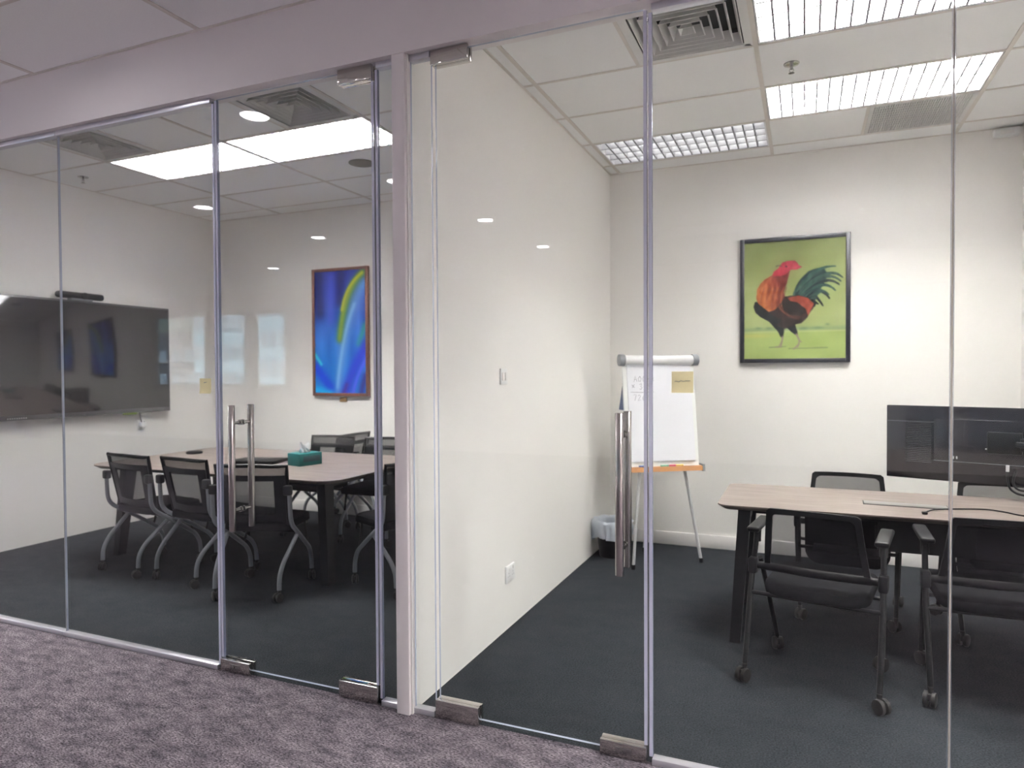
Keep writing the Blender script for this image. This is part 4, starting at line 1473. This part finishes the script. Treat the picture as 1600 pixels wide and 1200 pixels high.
def legs_right(r, hx, hy, zt):
    z = zt - 0.028
    for sx in (-1, 1):
        for sy in (-1, 1):
            slab_leg(r, (sx * (hx - 0.14), sy * (hy - 0.10)), (sx * (hx - 0.095), sy * (hy - 0.035)), 0.032, 0.027, 0.045, 0.03, z)
        MB().box(sx * (hx - 0.14) - 0.03, sx * (hx - 0.14) + 0.03, -hy + 0.06, hy - 0.06, z - 0.05, z).build('cross_rail', M_BLACKM, r, smooth=0)
    tr = MB()
    ox, oy = 0.4615, 1.6675
    tr.rbox(0.36 - ox, 0.80 - ox, 1.56 - oy, 1.565 - oy, 0.50, z, 0.002).rbox(0.36 - ox, 0.80 - ox, 1.56 - oy, 1.74 - oy, 0.50, 0.506, 0.002).rbox(0.36 - ox, 0.80 - ox, 1.735 - oy, 1.74 - oy, 0.50, 0.60, 0.002)
    tr.build('cable_tray', M_BLACKM, r)
    MB().box(-hx + 0.12, hx - 0.12, 0.10, 0.15, z - 0.05, z).box(-hx + 0.12, hx - 0.12, -0.15, -0.10, z - 0.05, z).build('long_rail', M_BLACKM, r, smooth=0)


# ------------------------------------------------------------------ left room furniture
wood_table('meeting_table', -5.25, -2.86, 1.13, 2.50, 0.74, 0.16, 'large pale wood meeting table with rounded corners in the left room', legs_left)
gc = make_grey_chair()
GL = 'grey legged mesh chairs round the left room table'


def gchair(x, y, deg, label):
    global gc_used
    o = gc if not gc_used else copy_tree(gc)
    gc_used = True
    return place(o, x, y, math.radians(deg), label, GL)


gc_used = False
gchair(-4.56, 1.17, -6, 'grey legged black mesh chair nearest the wall screen')
gchair(-3.99, 1.16, -6, 'grey legged black mesh chair, middle one of the near row')
gchair(-3.36, 1.06, 17, 'grey legged black mesh chair behind the left door handle')
gchair(-2.55, 1.50, 66, 'grey legged chair at the right table end, cut by the post')
gchair(-4.04, 2.50, 178, 'mesh chair on the far side, behind the tissue box')
gchair(-4.20, 2.99, 88, 'turned mesh chair against the back wall below the blue painting')
gchair(-3.43, 2.52, 182, 'mesh chair on the far side, half behind the post')

tb = empty('tissue_box', (-3.60, 1.765, 0.74), math.radians(76))
tag(tb, 'teal tissue box with a white tissue on the left table', 'tissue box')
MB().rbox(-0.105, 0.105, -0.075, 0.075, 0.0, 0.095, 0.003).build('carton', M_TEAL, tb)
MB().rbox(-0.07, 0.085, -0.0756, -0.0748, 0.03, 0.075, 0.0003).build('printed_panel', mat('carton_print', srgb(52, 78, 84), 0.5, noise=0.35, scale=60), tb)
MB().prism([(0.055 * math.cos(a), 0.022 * math.sin(a)) for a in np.linspace(0, 2 * PI, 20, endpoint=False)], 0.0935, 0.0958).build('opening', M_DARK, tb)


m = MB()
for (ax, lean, hgt, ph0) in ((0.0, -0.035, 0.085, 0.0), (0.25, 0.03, 0.075, 1.7), (-0.3, -0.005, 0.06, 3.1)):
    def sheet(u, v, ax=ax, lean=lean, hgt=hgt, ph0=ph0):
        a = (u - 0.5) * 2
        wd = 0.045 * (1 - 0.55 * v) + 0.01 * math.sin(4 * v + ph0)
        x = a * wd + lean * v
        y = 0.010 * math.sin(4 * a + ph0 + 3 * v) + 0.012 * v * math.cos(3 * a + ph0)
        c, s_ = math.cos(ax), math.sin(ax)
        return Vector((x * c - y * s_, x * s_ + y * c, 0.092 + hgt * v * (1 - 0.35 * a * a) + 0.006 * math.sin(7 * a + ph0) * v))
    m.grid(sheet, 14, 8)
m.build('tissue', M_TISSUE, tb, fix=False)
lp = empty('laptop', (-4.03, 1.725, 0.74), math.radians(16))
tag(lp, 'closed black laptop lying on the left table beside the door handle', 'laptop')
MB().rbox(-0.19, 0.19, -0.13, 0.13, 0.004, 0.017, 0.004).build('base', M_BLACK, lp)
MB().rbox(-0.19, 0.19, -0.13, 0.13, 0.018, 0.026, 0.004).build('lid', M_BLACKM, lp)
MB().box(-0.16, 0.16, 0.118, 0.128, 0.0, 0.02).build('hinge', M_GREYP, lp)
ph = empty('table_microphone', (-5.02, 1.99, 0.74))
tag(ph, 'flat dark puck microphone on the far left of the left table', 'microphone')
MB().lathe([(0.065, 0.0), (0.07, 0.006), (0.066, 0.018), (0.05, 0.024), (0.001, 0.026)], 28).build('puck_body', M_BLACK, ph)
MB().lathe([(0.02, 0.0245), (0.018, 0.028), (0.001, 0.0285)], 16).build('mute_button', M_GREYP, ph)

# ------------------------------------------------------------------ right room furniture
rtab = wood_table('work_table', -0.437, 1.36, 1.285, 2.05, 0.74, 0.07, 'narrow pale wood table with black legs in the right room', legs_right)
po = empty('cable_port', (0.492, 1.632, 0.74), math.radians(-1.5))
po.parent = rtab
po.location = (0.492 - rtab.location.x, 1.632 - rtab.location.y, 0.74)
MB().rbox(-0.20, 0.20, -0.058, 0.058, -0.002, 0.0018, 0.001).build('port_rim', M_BLACK, po)
MB().rbox(-0.194, 0.194, -0.046, 0.046, 0.001, 0.0034, 0.001).build('port_flap', mat('port_flap_grey', (0.20, 0.195, 0.19, 1), 0.4, noise=0.03), po)
bc = make_black_chair()
GB = 'black mesh armchairs at the right room table'
place(bc, 0.066, 1.03, math.radians(-11), 'black mesh armchair with casters before the right table, full view', GB)
place(copy_tree(bc), 0.785, 1.145, math.radians(1), 'black mesh armchair cut by the right photo edge', GB)
place(copy_tree(bc), 0.235, 2.02, math.radians(177), 'black mesh armchair behind the right table, under the rooster', GB)
place(copy_tree(bc), 1.015, 1.93, math.radians(180), 'black mesh armchair tucked behind the right table under the monitor', GB)

for ch in COL.objects:
    if ch.parent is not None and ch.name.startswith('seat') and ch.parent.name in ('mesh_chair.002', 'mesh_chair.003'):
        ch.matrix_basis = Matrix.Translation((0, 0.0, 0.43)) @ Matrix.Rotation(math.radians(76), 4, 'X') @ Matrix.Translation((0, 0.0, -0.43))
# monitor seen from behind on an arm from the right wall
a0 = math.radians(-17.5)
mo = empty('monitor', (0.46, 2.20, 0.812), a0)
tag(mo, 'wide dark monitor seen from behind, held over the right table', 'monitor')
W, H = 0.775, 0.434
MB().rbox(0, W, 0.0, 0.022, 0, H, 0.004).build('shell', M_MONBACK, mo)
MB().rbox(0.25, W - 0.02, -0.022, 0.002, 0.10, H - 0.07, 0.008).build('rear_housing', M_MONBACK, mo)
MB().rbox(0.012, W - 0.012, 0.0215, 0.0235, 0.02, H - 0.012, 0.0005).build('display_panel', M_SCREEN, mo)
m = MB()
for k in range(24):
    z = 0.10 + k * 0.0105
    m.box(0.105, 0.235, -0.0022, 0.001, z, z + 0.0035)
tag(m.build('vent_slats', M_VSLAT, mo, smooth=0), kind='stuff')
MB().box(0.0, W, -0.0012, 0.001, H - 0.095, H - 0.092).box(0.25, W, -0.0232, -0.0212, 0.118, 0.121).build('shell_seam', M_GREYP, mo, smooth=0)
m = MB()
for x in (0.50, 0.53, 0.56):
    m.rbox(x, x + 0.018, -0.026, -0.02, 0.198, 0.206, 0.001)
m.rbox(0.345, 0.352, -0.026, -0.02, 0.135, 0.15, 0.001)
m.rbox(0.362, 0.369, -0.026, -0.02, 0.135, 0.15, 0.001)
m.build('ports', M_SILVER, mo, smooth=0)
MB().rbox(0.51, 0.67, -0.045, -0.02, 0.18, 0.30, 0.006).rbox(0.66, 0.70, -0.05, -0.02, 0.20, 0.27, 0.004).build('mount_plate', M_BLACKM, mo)
arm = MB()
inv = Matrix.Rotation(-a0, 4, 'Z') @ Matrix.Translation((-0.46, -2.20, -0.812))
pts = [inv @ Vector(p) for p in ((1.06, 1.955, 1.05), (1.24, 1.80, 1.05), (1.375, 2.0, 1.05))]
arm.tube(pts, 0.016, 8)
arm.build('wall_arm', M_BLACKM, mo)
wp = MB()
c = inv @ Vector((1.382, 2.0, 1.05))
wp.rbox(-0.008, 0.006, -0.05, 0.05, -0.1, 0.1, 0.003, M=Matrix.Translation(c) @ Matrix.Rotation(-a0, 4, 'Z'))
wp.build('wall_plate', M_BLACKM, mo)
for k, pts in enumerate(([(0.60, -0.03, 0.09), (0.605, -0.035, 0.04), (0.62, -0.04, -0.01), (0.67, -0.045, -0.035), (0.74, -0.04, -0.025), (0.79, -0.03, 0.02)],
                         [(0.64, -0.03, 0.09), (0.63, -0.04, 0.03), (0.65, -0.045, -0.005), (0.70, -0.045, -0.012), (0.77, -0.04, 0.0), (0.80, -0.03, 0.03)])):
    MB().tube(smooth_path(pts), 0.006, 8).build('cable', M_BLACK, mo)
MB().rbox(0.596, 0.612, -0.04, -0.025, 0.085, 0.12, 0.002).build('plug', M_SILVER, mo)
tb_ = empty('table_cable', (0.552, 1.404, 0.7405))
tag(tb_, 'thin black cable lying across the right table top', 'cable')
P = [(0.0, 0.012, 0.006), (0.018, 0.05, 0.005), (0.066, 0.13, 0.004), (0.183, 0.19, 0.004), (0.30, 0.22, 0.004), (0.372, 0.18, 0.004), (0.434, 0.11, 0.004), (0.55, 0.10, 0.004), (0.66, 0.2, 0.004)]
MB().tube(smooth_path(P), 0.0035, 8).build('cord', M_BLACK, tb_)
MB().rbox(-0.012, 0.012, -0.012, 0.02, 0.001, 0.011, 0.003).build('plug', M_BLACK, tb_)

# flipchart easel
DV = Vector((0.832, 0.555, 0)).normalized()         # along the board, left to right
NV = Vector((0.555, -0.832, 0))                     # faces the viewer
ez = math.atan2(DV.y, DV.x)
fe = empty('flipchart_easel', (-0.966, 2.62, 0), ez)
tag(fe, 'white flipchart easel with orange tray in the right room corner', 'flipchart')
# local axes: x along the board, -y towards the viewer
tilt = 0.135
Z0, Z1 = 0.74, 1.54
HBW = 0.285


def fl(x, z, off=0.0):     # a point on the leaning board
    return Vector((x, 0.02 + (z - Z0) * tilt - off, z))


def slab(x0, x1, z0, z1, o0, o1, m=None):
    m = m or MB()
    vs = [fl(x, z, o) for z in (z0, z1) for o in (o1, o0) for x in (x0, x1)]
    return m.add(vs, [(0, 2, 3, 1), (4, 5, 7, 6), (0, 1, 5, 4), (2, 6, 7, 3), (0, 4, 6, 2), (1, 3, 7, 5)])


slab(-HBW, HBW, Z0, Z1, -0.012, 0.012).build('board', M_BOARD, fe, smooth=0)
slab(-HBW + 0.03, HBW - 0.03, 0.785, Z1 - 0.01, 0.013, 0.022).build('paper_pad', M_PAPER, fe, smooth=0)
slab(-HBW + 0.03, HBW - 0.03, 0.779, 0.783, 0.013, 0.023).build('pad_edge', M_SILVER, fe, smooth=0)
slab(-HBW - 0.01, HBW + 0.01, Z0 - 0.03, Z0 + 0.004, -0.01, 0.05).build('tray', M_TRAY, fe, smooth=0)
slab(HBW + 0.01, HBW + 0.026, Z0 - 0.036, Z0 + 0.016, -0.014, 0.056).build('tray_cap', M_GREYP, fe, smooth=0)
slab(-HBW - 0.026, -HBW - 0.01, Z0 - 0.036, Z0 + 0.016, -0.014, 0.056).build('tray_cap', M_GREYP, fe, smooth=0)
MB().tube([fl(-HBW + 0.01, Z1, 0.02), fl(HBW - 0.01, Z1, 0.02)], 0.036, 18).build('clamp_roller', M_WHITE, fe)
for s in (-1, 1):
    MB().tube([fl(s * (HBW - 0.012), Z1, 0.02), fl(s * (HBW + 0.03), Z1, 0.02)], 0.044, 18).build('roller_cap', M_GREYP, fe)
for s, q in ((-1, -0.262), (1, 0.305)):
    l = MB().tube([fl(s * 0.17, Z0 + 0.05, -0.025), fl(s * 0.18, Z0 - 0.03, -0.02), (q, -0.05 if s < 0 else 0.02, 0.025)], 0.0115, 10).build('leg', M_SILVER, fe)
    MB().tube([(q, -0.05 if s < 0 else 0.02, 0.0), (q, -0.05 if s < 0 else 0.02, 0.035)], 0.016, 10).build('leg_foot', M_BLACK, l)
l = MB().tube([fl(0, Z1 - 0.1, -0.03), (0.0, 0.40, 0.025)], 0.0115, 10).build('leg', M_SILVER, fe)
MB().tube([(0, 0.40, 0.0), (0, 0.40, 0.035)], 0.016, 10).build('leg_foot', M_BLACK, l)
nb = MB()
vs = [fl(-HBW + 0.02, 1.45, -0.014), fl(-HBW + 0.05, 1.45, -0.014), Vector((-HBW + 0.05, 0.25, 1.16)), Vector((-HBW + 0.02, 0.25, 1.16)),
      fl(-HBW + 0.02, 1.16, -0.014), fl(-HBW + 0.05, 1.16, -0.014)]
nb.add(vs, [(0, 1, 2, 3), (0, 3, 4), (1, 5, 2), (3, 2, 5, 4), (0, 4, 5, 1)])
nb.build('side_bracket', M_NAVY, fe, smooth=0)


def pen(strokes):
    m = MB()
    for st in strokes:
        m.tube([fl(x, z, 0.0225) for x, z in st], 0.0014, 5)
    return m


def glyph(ch, x, z, h, w):
    G = {'1': [[(0.3, 0.8), (0.6, 1.0), (0.55, 0)]], 'A': [[(0, 0), (0.45, 1), (0.9, 0)], [(0.2, 0.4), (0.75, 0.4)]],
         '0': [[(0.5, 1), (0.1, 0.6), (0.2, 0.1), (0.6, 0), (0.9, 0.5), (0.5, 1)]], 'x': [[(0.1, 0.7), (0.8, 0.1)], [(0.8, 0.7), (0.1, 0.1)]],
         '-': [[(0.1, 0.45), (0.9, 0.5)]], '3': [[(0.1, 0.9), (0.6, 1), (0.8, 0.75), (0.4, 0.55), (0.85, 0.3), (0.5, 0), (0.1, 0.1)]],
         '5': [[(0.9, 1), (0.3, 1), (0.2, 0.55), (0.7, 0.55), (0.8, 0.2), (0.4, 0), (0.1, 0.1)]], '6': [[(0.8, 1), (0.2, 0.5), (0.3, 0), (0.8, 0.1), (0.75, 0.45), (0.25, 0.35)]],
         '7': [[(0.1, 1), (0.9, 1), (0.4, 0)]], '2': [[(0.1, 0.8), (0.5, 1), (0.85, 0.75), (0.1, 0), (0.9, 0.05)]]}
    return [[(x + p[0] * w, z + p[1] * h + p[0] * 0.004) for p in s_] for s_ in G[ch]]


st = []
for txt, x, z in (('A00-x', -0.205, 1.375), ('x', -0.225, 1.325), ('365', -0.165, 1.318), ('7262', -0.215, 1.235)):
    for i, ch in enumerate(txt):
        st += glyph(ch, x + i * 0.034, z, 0.042, 0.028)
st.append([(-0.235, 1.30), (-0.15, 1.296), (-0.05, 1.30)])
pen(st).build('handwriting', M_INK, fe)
for i, (x, c, n) in enumerate(((-0.17, (92, 104, 150), 'blue'), (0.0, (120, 170, 150), 'green'), (0.055, (196, 84, 110), 'red'), (0.115, (214, 190, 100), 'yellow'))):
    pnt = fe.matrix_basis @ fl(x, Z0 + 0.013, 0.034)
    k = empty('marker_pen', (pnt.x, pnt.y, Z0 + 0.004), ez)
    tag(k, '%s marker pen lying on the flipchart tray' % n, 'pen', 'marker pens on the flipchart tray')
    M = Matrix.Translation((0, 0, 0.0075))
    Lh = 0.032
    MB().lathe([(0.0072, -Lh), (0.0075, -Lh + 0.002), (0.0075, Lh * 0.5), (0.007, Lh * 0.52)], 10, axis='x', M=M).build('pen_barrel', mat('marker_' + n, srgb(*c), 0.4, noise=0.03), k)
    MB().lathe([(0.0078, Lh * 0.5), (0.0078, Lh * 0.96), (0.006, Lh)], 10, axis='x', M=M).build('pen_cap', MATS['marker_' + n], k)

# waste bin with liner
wb = empty('waste_bin', (-1.40, 2.745, 0))
tag(wb, 'black waste bin with a pale plastic liner in the corner', 'bin')
MB().lathe([(0.095, 0.0), (0.098, 0.004), (0.128, 0.262), (0.134, 0.266), (0.134, 0.272), (0.126, 0.272), (0.094, 0.010), (0.001, 0.010)], 32).build('bucket', M_BLACK, wb)
prof = [(0.086, 0.018), (0.100, 0.10), (0.110, 0.17), (0.117, 0.235), (0.1215, 0.270), (0.130, 0.284), (0.142, 0.292), (0.154, 0.278), (0.150, 0.24), (0.142, 0.195), (0.136, 0.150)]
m = MB()
n = 64
vs, fs = [], []
for i, (r_, z_) in enumerate(prof):
    for j in range(n):
        a = 2 * PI * j / n
        amp = (0.004 if i < 6 else 0.005 + 0.0035 * (i - 5))
        w_ = amp * (math.sin(7 * a + i * 0.9) + 0.6 * math.sin(13 * a - i * 1.3) + 0.4 * math.sin(23 * a + i))
        zz = z_ + (0.014 * math.sin(3 * a + 0.6) + 0.008 * math.sin(5 * a) if i >= 8 else 0) + (0.003 * math.sin(9 * a + i) if i > 5 else 0)
        rad = r_ + (abs(w_) if i >= 6 else -abs(w_))
        vs.append((rad * math.cos(a), rad * math.sin(a), zz))
for i in range(len(prof) - 1):
    for j in range(n):
        j2 = (j + 1) % n
        fs.append((i * n + j, i * n + j2, (i + 1) * n + j2, (i + 1) * n + j))
m.add(vs, fs).build('bin_liner', M_FILM, wb, fix=False, smooth=60)
